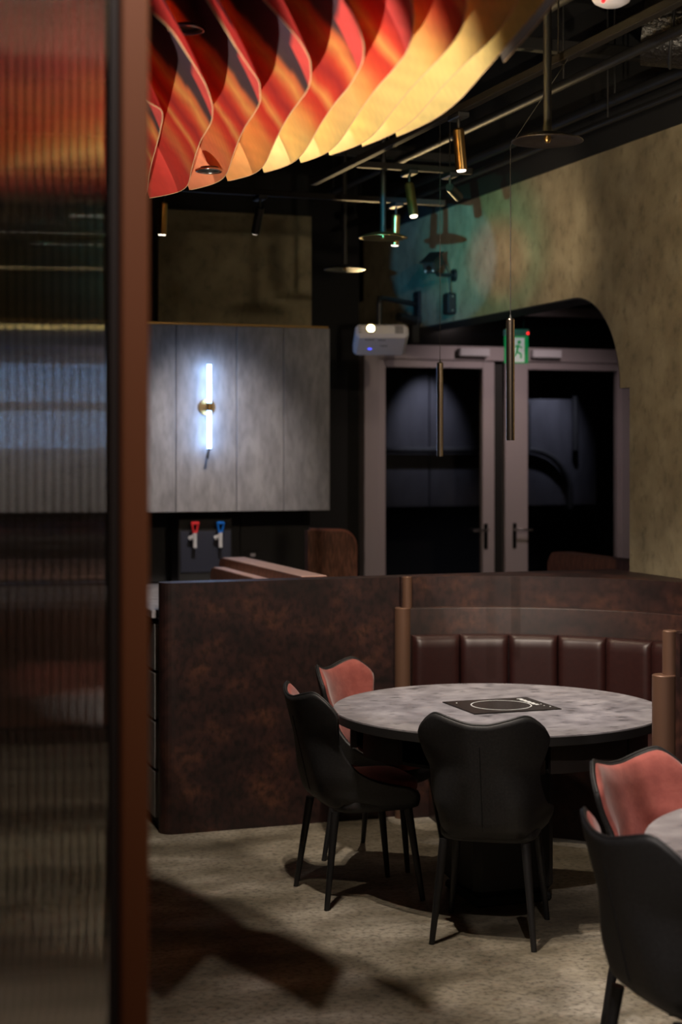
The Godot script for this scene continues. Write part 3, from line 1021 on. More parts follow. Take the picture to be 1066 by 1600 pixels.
func pantry() -> void:
	var st: SurfaceTool
	# wall cabinet: carcass and board doors
	var cab := thing("wall_cabinet", "grey board wall cabinet with flush doors carrying the glowing tube lamp", "cabinet", r3(2.0, 1.41, 10.0))
	st = new_st()
	box(st, Vector3(0.22, 0.6, -0.19), Vector3(2.446, 1.196, 0.34), 0.003)
	commit(st, "carcass", M.matt_black, cab)
	for e in [[3.13, 3.447], [2.811, 3.126], [2.409, 2.807], [2.007, 2.405], [1.604, 2.003], [1.2, 1.6], [0.997, 1.196]]:
		st = new_st()
		box(st, Vector3((e[0] + e[1]) / 2 - 2.0, 0.6, 0.0), Vector3(e[1] - e[0], 1.2, 0.022), 0.0025)
		commit(st, "door", M.board, cab)
	st = new_st()
	box(st, Vector3(0.22, 1.208, -0.01), Vector3(2.44, 0.012, 0.03), 0.002)
	commit(st, "top_trim", M.brass, cab)
	# double tube wall lamp
	var lamp := thing("tube_wall_lamp", "vertical double tube wall lamp glowing cold blue-white on grey cabinet", "wall lamp", r3(2.608, 2.083, 9.985))
	st = new_st()
	lathe(st, Vector3(0, 0, 0), [Vector2(0.0, 0.012), Vector2(0.052, 0.012), Vector2(0.055, 0.008), Vector2(0.055, -0.004), Vector2(0.0, -0.004)], 28, false, Basis(Vector3.RIGHT, PI / 2))
	commit(st, "wall_plate", M.brass, lamp)
	st = new_st()
	cyl(st, Vector3(0, 0, 0.01), Vector3(0, 0, 0.065), 0.012, 0.012, 14)
	cyl(st, Vector3(0, -0.026, 0.065), Vector3(0, 0.026, 0.065), 0.019, 0.019, 18)
	commit(st, "holder", M.brass, lamp)
	for s in [[0.026, 0.27], [-0.265, -0.026]]:
		st = new_st()
		cyl(st, Vector3(0, s[0], 0.065), Vector3(0, s[1], 0.065), 0.0135, 0.0135, 18)
		commit(st, "glowing_tube", M.led_tube, lamp)
		for f in [0.2, 0.8]:
			omni(lamp, Vector3(0, lerpf(s[0], s[1], f), 0.065), 0.02, Color(0.6, 0.76, 1.0), 0.015)
	st = new_st()
	cyl(st, Vector3(0, -0.265, 0.065), Vector3(0, -0.275, 0.065), 0.012, 0.008, 12)
	cyl(st, Vector3(-0.004, -0.275, 0.065), Vector3(-0.014, -0.33, 0.065), 0.007, 0.01, 10)
	commit(st, "pull_switch", M.black_plastic, lamp)
	# dark splashback tiles behind the tap station
	var sp := thing("black_splashback", "black splashback under the grey wall cabinet", "splashback", r3(2.2, 0.93, 10.41))
	for k in 5:
		st = new_st()
		box(st, Vector3(-1.0 + 0.5 * k, 0.24, 0), Vector3(0.496, 0.478, 0.012), 0.002)
		commit(st, "tile", M.black_laminate, sp)
	# base units and worktop
	for k in 5:
		var u := thing("base_cabinet", ["dark base cabinet, first from the left under the pantry worktop", "dark base cabinet, second from the left under the pantry worktop", "dark base cabinet in the middle of the pantry row", "dark base cabinet under the water taps", "dark base cabinet at the right end of the pantry row"][k], "cabinet", r3(1.2 + 0.48 * k, 0, 10.1), 0.0, "pantry base cabinets")
		st = new_st()
		box(st, Vector3(0, 0.49, -0.02), Vector3(0.476, 0.78, 0.5), 0.003)
		commit(st, "body", M.matt_black, u)
		st = new_st()
		box(st, Vector3(0, 0.05, -0.02), Vector3(0.476, 0.1, 0.44), 0.003)
		commit(st, "plinth", M.matt_black, u)
		st = new_st()
		box(st, Vector3(0, 0.5, 0.24), Vector3(0.47, 0.76, 0.02), 0.003)
		var dr := commit(st, "door", M.wood, u)
		st = new_st()
		tube(st, [Vector3(-0.08, 0.83, 0.25), Vector3(-0.08, 0.83, 0.275), Vector3(0.08, 0.83, 0.275), Vector3(0.08, 0.83, 0.25)], 0.005, 8)
		commit(st, "handle", M.rail_metal, dr)
	st = new_st()
	rbox(st, 0.94, 3.38, 0.882, 0.922, 9.82, 10.4, 0.004)
	tag(commit(st, "pantry_worktop", M.stone), "stone worktop below the grey wall cabinet", "worktop")
	# water dispenser with two taps
	var w := thing("water_dispenser", "dark water dispenser with a red and a blue tap", "water dispenser", r3(2.63, 0.922, 10.14))
	st = new_st()
	box(st, Vector3(0, 0.22, -0.06), Vector3(0.36, 0.44, 0.2), 0.006)
	commit(st, "housing", M.black_laminate, w)
	st = new_st()
	box(st, Vector3(0, 0.225, 0.045), Vector3(0.335, 0.265, 0.01), 0.003)
	commit(st, "front_plate", M.dispenser_blue, w)
	st = new_st()
	box(st, Vector3(0, 0.012, 0.1), Vector3(0.3, 0.024, 0.11), 0.004)
	commit(st, "drip_tray", M.chrome, w)
	for e in [[-0.085, M.red_plastic], [0.085, M.blue_plastic]]:
		var tap := Node3D.new()
		tap.name = "tap"
		w.add_child(tap, true)
		tap.position = Vector3(e[0], 0.315, 0.05)
		st = new_st()
		cyl(st, Vector3(0, 0.01, 0), Vector3(0, 0.01, 0.05), 0.014, 0.012, 14)
		cyl(st, Vector3(0, 0.035, 0.05), Vector3(0, -0.05, 0.05), 0.015, 0.011, 14)
		cyl(st, Vector3(0, -0.03, 0.05), Vector3(0, -0.06, 0.05), 0.013, 0.013, 14)
		commit(st, "spout", M.satin_steel, tap)
		st = new_st()
		cyl(st, Vector3(-0.03, 0.0, 0.03), Vector3(-0.012, 0.01, 0.045), 0.016, 0.012, 12)
		commit(st, "nut", M.satin_steel, tap)
		st = new_st()
		for sx in [-1.0, 1.0]:
			cyl(st, Vector3(sx * 0.009, 0.035, 0.05), Vector3(sx * 0.02, 0.095, 0.055), 0.007, 0.008, 8)
		box(st, Vector3(0, 0.098, 0.055), Vector3(0.056, 0.02, 0.02), 0.005)
		box(st, Vector3(0, 0.04, 0.05), Vector3(0.03, 0.018, 0.022), 0.005)
		commit(st, "handle", e[1], tap)
	for e in [[2.862, "blank dark socket plate beside the water dispenser"], [3.036, "dark socket plate with a small lit switch, right of the other"]]:
		var s := thing("socket_plate", e[1], "socket", r3(e[0], 1.095, 10.404), 0.0, "socket plates on the splashback")
		st = new_st()
		box(st, Vector3(0, 0, 0.006), Vector3(0.105, 0.062, 0.012), 0.003)
		commit(st, "plate", M.pipe_black, s)
		st = new_st()
		box(st, Vector3(0, 0.004, 0.0135), Vector3(0.034, 0.022, 0.004), 0.001)
		commit(st, "rocker", M.white_plastic if e[0] > 3.0 else M.black_plastic, s)
	# drawer counter behind the end of the partition
	var c := thing("drawer_counter", "grey drawer counter behind the left end of the rust partition", "counter", r3(1.97, 0, 8.25))
	st = new_st()
	box(st, Vector3(0.01, 0.5, 0), Vector3(0.5, 1.0, 1.46), 0.004)
	commit(st, "body", M.matt_black, c)
	for k in 4:
		st = new_st()
		box(st, Vector3(-0.25, 0.155 + k * 0.235, 0), Vector3(0.022, 0.222, 1.45), 0.003)
		commit(st, "drawer_front", M.board, c)
	st = new_st()
	box(st, Vector3(0, 1.02, 0), Vector3(0.56, 0.04, 1.48), 0.004)
	commit(st, "counter_top", M.stone, c)

func booths() -> void:
	var st := new_st()
	var b1 := booth("curved booth with dark red cushions around the nearer round table", Vector2(2.9, 6.08), -90.0, 7.47, 4.8, -84.0, 88.5)
	end_cap(b1, 2.905, 7.315)
	end_cap(b1, 2.88, 4.82)
	var b2 := booth("next curved booth cut off by the right edge, beyond the bronze post", Vector2(2.9, 3.5), -20.0, 4.778, 2.6, -10.0, 88.0)
	# straight rust-coloured partition with a rounded end
	var part := thing("low_partition", "low rust-brown partition wall with a rounded left end", "partition")
	var poly := PackedVector2Array()
	for p in arc_pts(Vector2(1.765, 7.4075), 0.0625, 270, 90, 12):
		poly.append(p)
	poly.append(Vector2(2.898, 7.47))
	poly.append(Vector2(2.898, 7.345))
	st = new_st()
	slab(st, poly, 0.0, 1.172, false)
	commit(st, "panel", M.rust, part)
	st = new_st()
	slab(st, poly, 1.172, 1.18, false)
	commit(st, "cap", M.rust, part)
	# walnut-sided partition running back from it
	var back := thing("walnut_partition", "walnut partition behind the rust one, its stepped top coloured pale as if lit", "partition")
	st = new_st()
	upright(st, round_top(7.475, 9.02, 1.18, 0.0, 0.06), 2.43, 2.57)
	commit(st, "panel", M.wood, back)
	st = new_st()
	upright(st, round_top(7.475, 8.95, 1.13, 0.0, 0.05), 2.36, 2.43)
	commit(st, "step", M.wood, back)
	st = new_st()
	rbox(st, 2.364, 2.426, 1.13, 1.136, 7.48, 8.89, 0.002)
	commit(st, "step_cap", M.lit_top_tone, back)
	st = new_st()
	rbox(st, 2.434, 2.566, 1.18, 1.186, 7.48, 8.95, 0.002)
	commit(st, "top_cap", M.lit_top_tone, back)
	# high end panel of a bench by the pantry
	var hi := thing("bench_end_panel", "tall walnut bench end with a rounded top corner beside the dark recess", "bench end")
	poly = PackedVector2Array([Vector2(3.1, 0.0), Vector2(3.42, 0.0)])
	for p in arc_pts(Vector2(3.32, 1.2), 0.1, 0, 90, 10):
		poly.append(p)
	poly.append(Vector2(3.1, 1.31))
	st = new_st()
	facing(st, poly, 9.4, 9.46)
	commit(st, "panel", M.wood, hi)
	st = new_st()
	var band := []
	band.append(r3(3.42, 0.02, 9.43))
	for p in arc_pts(Vector2(3.32, 1.2), 0.1, 0, 90, 10):
		band.append(r3(p.x, p.y, 9.43))
	band.append(r3(3.12, 1.309, 9.43))
	tube(st, band, 0.016, 8)
	commit(st, "edge_band", M.lit_edge_red, hi)
	# bench back in the neighbouring room
	var nb := thing("side_room_bench_back", "walnut bench back with a rounded end before the glass doors", "bench back")
	st = new_st()
	upright(st, round_top(7.6, 8.95, 1.18, 0.0, 0.1), 4.52, 4.64)
	commit(st, "panel", M.wood, nb)

# side view of a panel whose far top corner is rounded
func round_top(b0: float, b1: float, y1: float, y0: float, r: float) -> PackedVector2Array:
	var poly := PackedVector2Array([Vector2(b0, y0), Vector2(b1, y0)])
	for p in arc_pts(Vector2(b1 - r, y1 - r), r, 0, 90, 8):
		poly.append(p)
	poly.append(Vector2(b0, y1))
	return poly

func face(da: float, db: float) -> float:
	return atan2(-da, db)

func tables_and_chairs() -> void:
	round_table("round grey stone-topped table with a built-in black cooktop", 2.765, 5.92)
	round_table("round grey table at the right edge, partly hidden by the nearest chair", 2.79, 3.47)
	var st: SurfaceTool
	for e in [[2.79, 5.94, "black glass induction cooktop with a white ring set in the table"]]:
		var c := thing("induction_cooktop", e[2], "cooktop", r3(e[0], 0.76, e[1]))
		st = new_st()
		box(st, Vector3(0, 0.002, 0), Vector3(0.385, 0.004, 0.325), 0.0015)
		commit(st, "glass", M.cooktop_glass, c)
		st = new_st()
		lathe(st, Vector3.ZERO, [Vector2(0.12, 0.0041), Vector2(0.1245, 0.0041), Vector2(0.1245, 0.0046), Vector2(0.12, 0.0046), Vector2(0.12, 0.0041)], 64)
		commit(st, "zone_ring", M.white_print, c)
		st = new_st()
		var z := -0.13
		for k in 14:
			var w: float = [0.012, 0.016, 0.01, 0.014, 0.009][k % 5]
			box(st, Vector3(0.142 + 0.003 * sin(k * 2.1), 0.0043, z + w / 2), Vector3(0.016 if k % 3 else 0.022, 0.0006, w * 0.8), 0.0)
			z += w
		commit(st, "control_marks", M.white_print, c)
		for p in [[0.165, 0.03], [0.16, 0.07], [0.172, 0.1], [-0.15, -0.11]]:
			st = new_st()
			cyl(st, Vector3(p[0], 0.004, p[1]), Vector3(p[0], 0.0046, p[1]), 0.0035, 0.0035, 8)
			commit(st, "mark", M.white_print, c)
	var ch := make_chair()
	ch.position = r3(2.526, 0, 5.468)
	ch.rotation.y = face(0.55, 0.835)
	ch.set_meta("label", "black-backed dining chair seen from behind, centre front of the round table")
	copy(ch, r3(2.235, 0, 6.12), face(1.0, 0.017), "black-backed dining chair side-on at the left of the round table")
	copy(ch, r3(2.545, 0, 6.63), face(0.67, -0.736), "dining chair with coral lining in view, behind the leftmost chair")
	copy(ch, r3(2.61, 0, 4.2), face(0.411, -0.909), "dining chair with coral lining behind the right-edge table")
	copy(ch, r3(2.275, 0, 3.63), face(1.0, 0.017), "nearest dining chair, dark back at the lower right corner")

func wall_fittings() -> void:
	var st: SurfaceTool
	# white projector hung upside down from a wall arm, nose up
	var bs := Basis(Vector3.UP, face(-0.26, -0.966)) * Basis(Vector3.RIGHT, deg_to_rad(26.0))
	var p := thing("projector", "white projector with a bright lens on a black wall arm", "projector", r3(3.74, 2.53, 9.82))
	p.basis = bs
	st = new_st()
	box(st, Vector3(0, 0, 0), Vector3(0.345, 0.1, 0.27), 0.022)
	commit(st, "case", M.white_plastic, p)
	st = new_st()
	cyl(st, Vector3(0.075, 0.005, -0.13), Vector3(0.075, 0.005, -0.142), 0.036, 0.034, 24)
	commit(st, "lens_ring", M.grey_plastic, p)
	st = new_st()
	cyl(st, Vector3(0.075, 0.005, -0.14), Vector3(0.075, 0.005, -0.1455), 0.026, 0.02, 24)
	commit(st, "lens_glow", M.projector_beam, p)
	spot(p, Vector3(0.075, 0.005, -0.16), Vector3(0.075, 0.005, -2.0) , 2.5, Color(1.0, 0.86, 0.62), 17.0, 0.4, 0.02)
	st = new_st()
	for k in 6:
		box(st, Vector3(-0.11, -0.025 + 0.01 * k, -0.1355), Vector3(0.055, 0.0045, 0.003), 0.0)
	commit(st, "vent", M.dark_slot, p)
	st = new_st()
	for k in 3:
		box(st, Vector3(0.145, -0.02 + 0.02 * k, -0.1355), Vector3(0.02, 0.004, 0.003), 0.0)
	commit(st, "side_vent", M.dark_slot, p)
	for e in [[0.08, -0.09, 0.06], [0.0, -0.085, 0.05], [-0.02, -0.01, 0.05]]:
		st = new_st()
		box(st, Vector3(e[0], -0.0505, e[1]), Vector3(e[2], 0.002, 0.006), 0.0)
		commit(st, "marking", M.dark_slot, p)
	st = new_st()
	box(st, Vector3(0.07, -0.051, 0.03), Vector3(0.022, 0.003, 0.012), 0.001)
	commit(st, "status_light", M.blue_dot, p)
	var arm := thing("wall_bracket", "black wall arm holding the white projector", "wall bracket", r3(4.168, 2.81, 10.2))
	st = new_st()
	box(st, Vector3(-0.012, 0, 0), Vector3(0.024, 0.17, 0.1), 0.004)
	commit(st, "wall_plate", M.black_plastic, arm)
	st = new_st()
	var elbow := r3(3.74, 2.81, 9.84) - arm.position
	tube(st, [Vector3(-0.02, 0, 0), elbow + Vector3(0.03, 0, -0.02), elbow, elbow + Vector3(0, -0.05, 0), elbow + Vector3(0, -0.2, 0)], 0.017, 10)
	commit(st, "arm", M.black_plastic, arm)
	st = new_st()
	cyl(st, elbow + Vector3(0, -0.2, 0), elbow + Vector3(0, -0.215, 0), 0.055, 0.055, 20)
	commit(st, "mount_plate", M.black_plastic, arm)
	for k in 4:
		st = new_st()
		cyl(st, Vector3(-0.023, -0.055 + 0.11 * (k / 2), -0.025 + 0.05 * (k % 2)), Vector3(-0.029, -0.055 + 0.11 * (k / 2), -0.025 + 0.05 * (k % 2)), 0.008, 0.006, 8)
		commit(st, "bolt", M.rail_metal, arm)
	st = new_st()
	cyl(st, Vector3(-0.06, -0.12, 0.07), Vector3(-0.2, -0.1, 0.12), 0.035, 0.03, 14)
	box(st, Vector3(-0.05, -0.2, 0.05), Vector3(0.06, 0.14, 0.05), 0.006)
	box(st, Vector3(-0.03, -0.11, 0.03), Vector3(0.05, 0.05, 0.08), 0.006)
	commit(st, "cable_box", M.black_plastic, arm)
	# security camera on a stalk, junction box under it
	var cctv := thing("security_camera", "black bullet security camera on the plastered wall", "camera", r3(4.168, 2.945, 9.58))
	st = new_st()
	cyl(st, Vector3(0, 0, 0), Vector3(-0.016, 0, 0), 0.042, 0.04, 22)
	commit(st, "wall_flange", M.black_plastic, cctv)
	st = new_st()
	tube(st, [Vector3(-0.012, 0, 0), Vector3(-0.13, -0.002, 0.02), Vector3(-0.165, 0.03, 0.05)], 0.013, 10)
	commit(st, "stalk", M.black_plastic, cctv)
	var dir := Vector3(-0.62, -0.42, 0.66).normalized()
	var cb := Basis.looking_at(dir, Vector3.UP)
	var head := Vector3(-0.19, 0.06, 0.09)
	st = new_st()
	box(st, head, Vector3(0.082, 0.08, 0.18), 0.012, cb)
	commit(st, "housing", M.black_plastic, cctv)
	st = new_st()
	box(st, head + cb * Vector3(0, 0.045, -0.015), Vector3(0.098, 0.008, 0.215), 0.003, cb)
	commit(st, "sunshade", M.black_plastic, cctv)
	st = new_st()
	cyl(st, head + cb * Vector3(0, 0, -0.09), head + cb * Vector3(0, 0, -0.096), 0.02, 0.018, 14)
	commit(st, "lens", M.cooktop_glass, cctv)
	for sx in [-0.026, 0.026]:
		st = new_st()
		cyl(st, head + cb * Vector3(sx, -0.02, -0.09), head + cb * Vector3(sx, -0.02, -0.095), 0.008, 0.007, 10)
		commit(st, "infrared_lamp", M.grey_plastic, cctv)
	st = new_st()
	tube(st, [Vector3(-0.15, 0.1, 0.06), Vector3(-0.1, 0.09, 0.03), Vector3(-0.05, 0.02, 0.012), Vector3(-0.035, -0.12, 0.005)], 0.005, 6)
	commit(st, "cable", M.black_plastic, cctv)
	var jb := thing("junction_box", "small black junction box below the security camera", "junction box", r3(4.168, 2.76, 9.6))
	st = new_st()
	box(st, Vector3(-0.03, 0, 0), Vector3(0.06, 0.14, 0.1), 0.01)
	commit(st, "box", M.black_plastic, jb)
	for k in 2:
		st = new_st()
		cyl(st, Vector3(-0.03, -0.045 + 0.09 * k, 0.05), Vector3(-0.03, -0.045 + 0.09 * k, 0.054), 0.007, 0.006, 8)
		commit(st, "screw", M.chrome, jb)
	# exit sign hanging in the next room
	var ex := thing("exit_sign", "green and white running-man exit sign hanging before the doors", "sign", r3(4.71, 2.4, 9.79), deg_to_rad(-12.0))
	st = new_st()
	box(st, Vector3(0, 0.2, 0), Vector3(0.17, 0.045, 0.05), 0.006)
	commit(st, "housing", M.white_plastic, ex)
	st = new_st()
	box(st, Vector3(0, 0.085, 0), Vector3(0.165, 0.185, 0.012), 0.002)
	commit(st, "lit_panel", M.sign_green, ex)
	st = new_st()
	box(st, Vector3(0.012, 0.083, 0.007), Vector3(0.085, 0.165, 0.002), 0.0)
	commit(st, "doorway_print", M.sign_white, ex)
	st = new_st()
	cyl(st, Vector3(0.018, 0.135, 0.0085), Vector3(0.018, 0.135, 0.0105), 0.013, 0.013, 14)
	for s in [[0.012, 0.118, 0.002, 0.07, 0.013], [0.008, 0.112, -0.028, 0.1, 0.008], [-0.028, 0.1, -0.03, 0.08, 0.008], [0.012, 0.114, 0.038, 0.095, 0.008], [0.002, 0.07, 0.032, 0.055, 0.011], [0.032, 0.055, 0.03, 0.025, 0.01], [0.002, 0.07, -0.012, 0.045, 0.011], [-0.012, 0.045, -0.035, 0.04, 0.009]]:
		cyl(st, Vector3(s[0], s[1], 0.0095), Vector3(s[2], s[3], 0.0095), s[4] * 0.6, s[4] * 0.6, 8)
	commit(st, "running_figure_print", M.sign_green, ex)
	st = new_st()
	cyl(st, Vector3(0.075, 0.195, 0.025), Vector3(0.075, 0.195, 0.029), 0.007, 0.006, 8)
	commit(st, "charge_light", M.red_dot, ex)
	st = new_st()
	for sx in [-0.05, 0.05]:
		cyl(st, Vector3(sx, 0.22, 0), Vector3(sx, 0.8, 0), 0.004, 0.004, 6)
	commit(st, "hanger", M.pipe_black, ex)

func ceiling_fittings() -> void:
	var st: SurfaceTool
	var warm := Color(1.0, 0.91, 0.79)
	# light rails
	var rail := thing("track_rail", "long dark light rail above the round tables", "light rail")
	st = new_st()
	rbox(st, 2.652, 2.688, 3.2, 3.232, 1.0, 8.0, 0.003)
	commit(st, "channel", M.rail_metal, rail)
	for b in [1.6, 3.6, 5.2, 6.9]:
		st = new_st()
		cyl(st, r3(2.67, 3.23, b), r3(2.67, 4.19, b), 0.004, 0.004, 6)
		commit(st, "rod", M.rail_metal, rail)
	rail = thing("track_rail", "light rail hidden above the fabric sculpture", "light rail")
	st = new_st()
	rbox(st, 1.1, 1.8, 3.95, 3.98, 4.3, 4.9, 0.003)
	commit(st, "channel", M.rail_metal, rail)
	st = new_st()
	cyl(st, r3(1.45, 3.975, 4.6), r3(1.45, 4.19, 4.6), 0.01, 0.01, 8)
	commit(st, "rod", M.rail_metal, rail)
	rail = thing("track_rail", "short cross rail at the end of the long light rail", "light rail")
	st = new_st()
	rbox(st, 2.7, 3.32, 3.2, 3.232, 7.4, 7.436, 0.003)
	commit(st, "channel", M.rail_metal, rail)
	st = new_st()
	cyl(st, r3(3.2, 3.23, 7.418), r3(3.2, 4.19, 7.418), 0.004, 0.004, 6)
	commit(st, "rod", M.rail_metal, rail)
	rail = thing("track_rail", "far light rail running across before the pantry cabinet", "light rail")
	st = new_st()
	rbox(st, 0.6, 3.6, 3.2, 3.232, 8.4, 8.436, 0.003)
	commit(st, "channel", M.rail_metal, rail)
	for a in [1.2, 3.0]:
		st = new_st()
		cyl(st, r3(a, 3.23, 8.418), r3(a, 4.19, 8.418), 0.004, 0.004, 6)
		commit(st, "rod", M.rail_metal, rail)
	# spotlights
	track_spot("brass cylinder spotlight with a lit lens over the round table", r3(2.67, 3.2, 6.1), r3(2.82, 0.76, 6.0), 1.8, 19.0, Color(1.0, 0.97, 0.97), M.brass, 0.6)
	track_spot("brass cylinder spotlight beside the cross rail, left of the wall camera", r3(2.98, 3.2, 7.418), r3(3.1, 0.9, 6.9), 1.6, 26.0, warm, M.brass, 0.9)
	track_spot("far brass spotlight below the brass disc lamp", r3(3.3, 3.2, 8.418), r3(3.35, 0.0, 8.9), 1.0, 24.0, warm, M.brass, 0.8)
	track_spot("slim spotlight with a white lens near the copper post", r3(1.96, 3.2, 8.418), r3(1.9, 0.0, 8.8), 1.2, 30.0, warm, M.brass, 0.8)
	track_spot("black spotlight tilted at the grey cabinet", r3(2.5, 3.2, 8.418), r3(2.62, 1.62, 10.0), 4.6, 25.0, Color(1.0, 0.95, 0.92), M.black_plastic, 1.0, 0.08)
	track_spot("spotlight washing the plastered wall, out of view on the long rail", r3(2.67, 3.2, 4.05), r3(4.17, 2.2, 6.3), 5.2, 48.0, warm, M.brass, 1.0, 0.05)
	track_spot("spotlight over the right-edge table, out of view on the long rail", r3(2.67, 3.2, 3.5), r3(2.62, 0.76, 3.9), 1.3, 24.0, warm, M.brass, 0.8)
	track_spot("spotlight washing the far plastered wall over the opening, on the cross rail", r3(3.2, 3.2, 7.418), r3(4.17, 2.9, 8.6), 0.7, 50.0, warm, M.black_plastic, 1.0, 0.05)
	track_spot("added unseen downlight brightening the glass doors in the side room", r3(5.4, 3.2, 10.0), r3(5.4, 0.0, 11.9), 1.2, 60.0, Color(1.0, 0.9, 0.88), M.black_plastic, 1.0, 0.05)  # lamp added out of sight to brighten the door frames
	# three ceiling spots above the fabric: its waves throw the patterned shade on the floor
	for e in [["first hidden spotlight above the fabric sculpture", 1.42, 4.5, r3(1.9, 0, 5.9), 5.0, 42.0], ["second hidden spotlight above the fabric sculpture", 1.56, 4.72, r3(1.9, 0, 6.0), 3.0, 42.0], ["third hidden spotlight above the fabric sculpture", 1.5, 4.85, r3(1.8, 0, 5.9), 4.5, 42.0]]:
		track_spot(e[0], r3(e[1], 3.95, e[2]), e[3], e[4], e[5], Color(1.0, 0.94, 0.87), M.black_plastic, 0.3, 0.012)
	track_spot("ceiling spotlight before the fabric sculpture, out of view above the viewpoint", r3(0.8, 4.19, 1.75), r3(1.75, 0, 5.0), 7.5, 34.0, Color(1.0, 0.95, 0.92), M.black_plastic, 0.4, 0.012)
	track_spot("second ceiling spotlight before the fabric sculpture, out of view above the viewpoint", r3(1.15, 4.19, 1.95), r3(1.9, 0, 5.0), 4.5, 34.0, Color(1.0, 0.95, 0.92), M.black_plastic, 0.4, 0.012)
	# disc lamps and tube lamps
	disc_pendant("dark disc lamp on a black pipe, nearest of three", 2.55, 5.05, 2.9, M.pipe_gloss)
	disc_pendant("shiny brass disc lamp on a pipe, middle of three", 2.917, 7.62, 2.9, M.brass)
	disc_pendant("dark disc lamp on a pipe in the far dark corner", 3.21, 9.03, 2.9, M.pipe_black)
	tube_pendant("slim metal tube pendant hanging lower, left of the other", 2.99, 7.05, 1.775, 0.45, [r3(2.99, 2.225, 7.05), r3(2.99, 4.18, 7.05)])
	tube_pendant("slim metal tube pendant nearer the viewer, right of the other", 2.56, 5.37, 1.84, 0.45, [r3(2.56, 2.29, 5.37), r3(2.56, 2.93, 5.37), r3(2.667, 3.2, 5.12)])
	# smoke detector on its stem
	var sd := thing("smoke_detector", "white round smoke detector with a red light at the top edge", "smoke detector", r3(2.46, 3.19, 4.43))
	st = new_st()
	lathe(st, Vector3.ZERO, [Vector2(0.0, 0.0), Vector2(0.035, 0.001), Vector2(0.055, 0.012), Vector2(0.066, 0.032), Vector2(0.068, 0.05), Vector2(0.0, 0.05)], 36, true)
	commit(st, "dome", M.white_plastic, sd)
	st = new_st()
	cyl(st, Vector3(-0.045, 0.006, 0.03), Vector3(-0.048, 0.0, 0.032), 0.006, 0.005, 10)
	commit(st, "alarm_light", M.red_dot, sd)
	st = new_st()
	cyl(st, Vector3(0, 0.05, 0), Vector3(0, 1.0, 0), 0.012, 0.012, 12)
	commit(st, "stem", M.pipe_black, sd)
	# black services under the ceiling
	var n := 0
	for e in [[3.44, 3.5, 3.0, 10.3, 0.022], [3.96, 3.56, 3.0, 11.2, 0.028], [3.92, 3.45, 3.0, 11.2, 0.016], [2.2, 3.75, 2.0, 10.3, 0.03], [1.6, 3.6, 5.8, 10.3, 0.02], [3.1, 3.7, 4.0, 11.2, 0.035]]:
		st = new_st()
		cyl(st, r3(e[0], e[1], e[2]), r3(e[0], e[1], e[3]), e[4], e[4], 12)
		var o := thing("ceiling_pipe", ["thin black pipe right of the long light rail", "thicker black pipe above the plastered wall", "thin black conduit just above the plastered wall", "black pipe high over the long light rail", "thin black pipe behind the fabric sculpture", "thick black pipe over the disc lamps"][n], "pipe", Vector3.ZERO, 0.0, "black ceiling pipes")
		commit(st, "run", M.pipe_black, o)
		for k in 3:
			var b := lerpf(e[2] + 0.4, e[3] - 0.4, k / 2.0)
			st = new_st()
			cyl(st, r3(e[0], e[1], b), r3(e[0], 4.19, b), 0.005, 0.005, 6)
			commit(st, "hanger", M.pipe_black, o)
		n += 1
	n = 0
	for e in [[6.9, 3.72, -1.0, 4.1, 0.06], [8.9, 3.55, -1.0, 3.9, 0.05], [9.6, 3.7, -1.0, 3.9, 0.08], [5.6, 3.85, 2.0, 4.1, 0.05]]:
		st = new_st()
		rbox(st, e[2], e[3], e[1], e[1] + e[4], e[0], e[0] + e[4], 0.004)
		var o := thing("ceiling_beam", ["black steel channel crossing above the tables", "black steel channel before the pantry wall", "farthest black steel channel across the ceiling", "black steel channel above the nearest disc lamp"][n], "beam", Vector3.ZERO, 0.0, "black ceiling channels")
		commit(st, "channel", M.pipe_black, o)
		st = new_st()
		for a in [e[2] + 0.6, e[3] - 0.6]:
			cyl(st, r3(a, e[1] + e[4] - 0.002, e[0] + e[4] / 2), r3(a, 4.19, e[0] + e[4] / 2), 0.005, 0.005, 6)
		commit(st, "hangers", M.pipe_black, o)
		n += 1
	var duct := thing("foil_wrapped_duct", "black wrapped air duct at the upper right", "duct")
	var d0 := r3(3.56, 3.64, 6.12)
	var d1 := r3(4.15, 3.56, 5.74)
	st = new_st()
	cyl(st, d0, d1, 0.16, 0.175, 32)
	commit(st, "wrap", M.foil_wrap, duct)
	for f in [0.18, 0.45, 0.72]:
		st = new_st()
		var ring := []
		var fb := frame_of(d1 - d0)
		for k in 33:
			ring.append(d0.lerp(d1, f) + (fb.x * cos(TAU * k / 32) + fb.z * sin(TAU * k / 32)) * lerpf(0.16, 0.175, f))
		tube(st, ring, 0.008, 6)
		commit(st, "strap", M.black_plastic, duct)
	st = new_st()
	cyl(st, d0.lerp(d1, 0.3) + Vector3(0, 0.14, 0), Vector3(d0.lerp(d1, 0.3).x, 4.19, d0.lerp(d1, 0.3).z), 0.005, 0.005, 6)
	commit(st, "hanger", M.pipe_black, duct)
	# projector behind the viewpoint: throws coloured light on the plastered wall
	var pr := thing("ceiling_projector", "ceiling projector behind the viewpoint, out of view", "projector", r3(0.3, 2.2, 3.2), face(3.87, 6.0))
	st = new_st()
	box(st, Vector3(0, 0.06, 0.12), Vector3(0.36, 0.11, 0.28), 0.02)
	commit(st, "case", M.black_plastic, pr)
	st = new_st()
	cyl(st, Vector3(0, 0.11, 0.12), Vector3(0, 1.99, 0.12), 0.02, 0.02, 12)
	commit(st, "pole", M.pipe_black, pr)
	st = new_st()
	cyl(st, Vector3(0, 0.06, -0.02), Vector3(0, 0.06, -0.028), 0.03, 0.026, 20)
	commit(st, "lens_glow", M.lamp_lens, pr)
	var inv := pr.transform.affine_inverse()
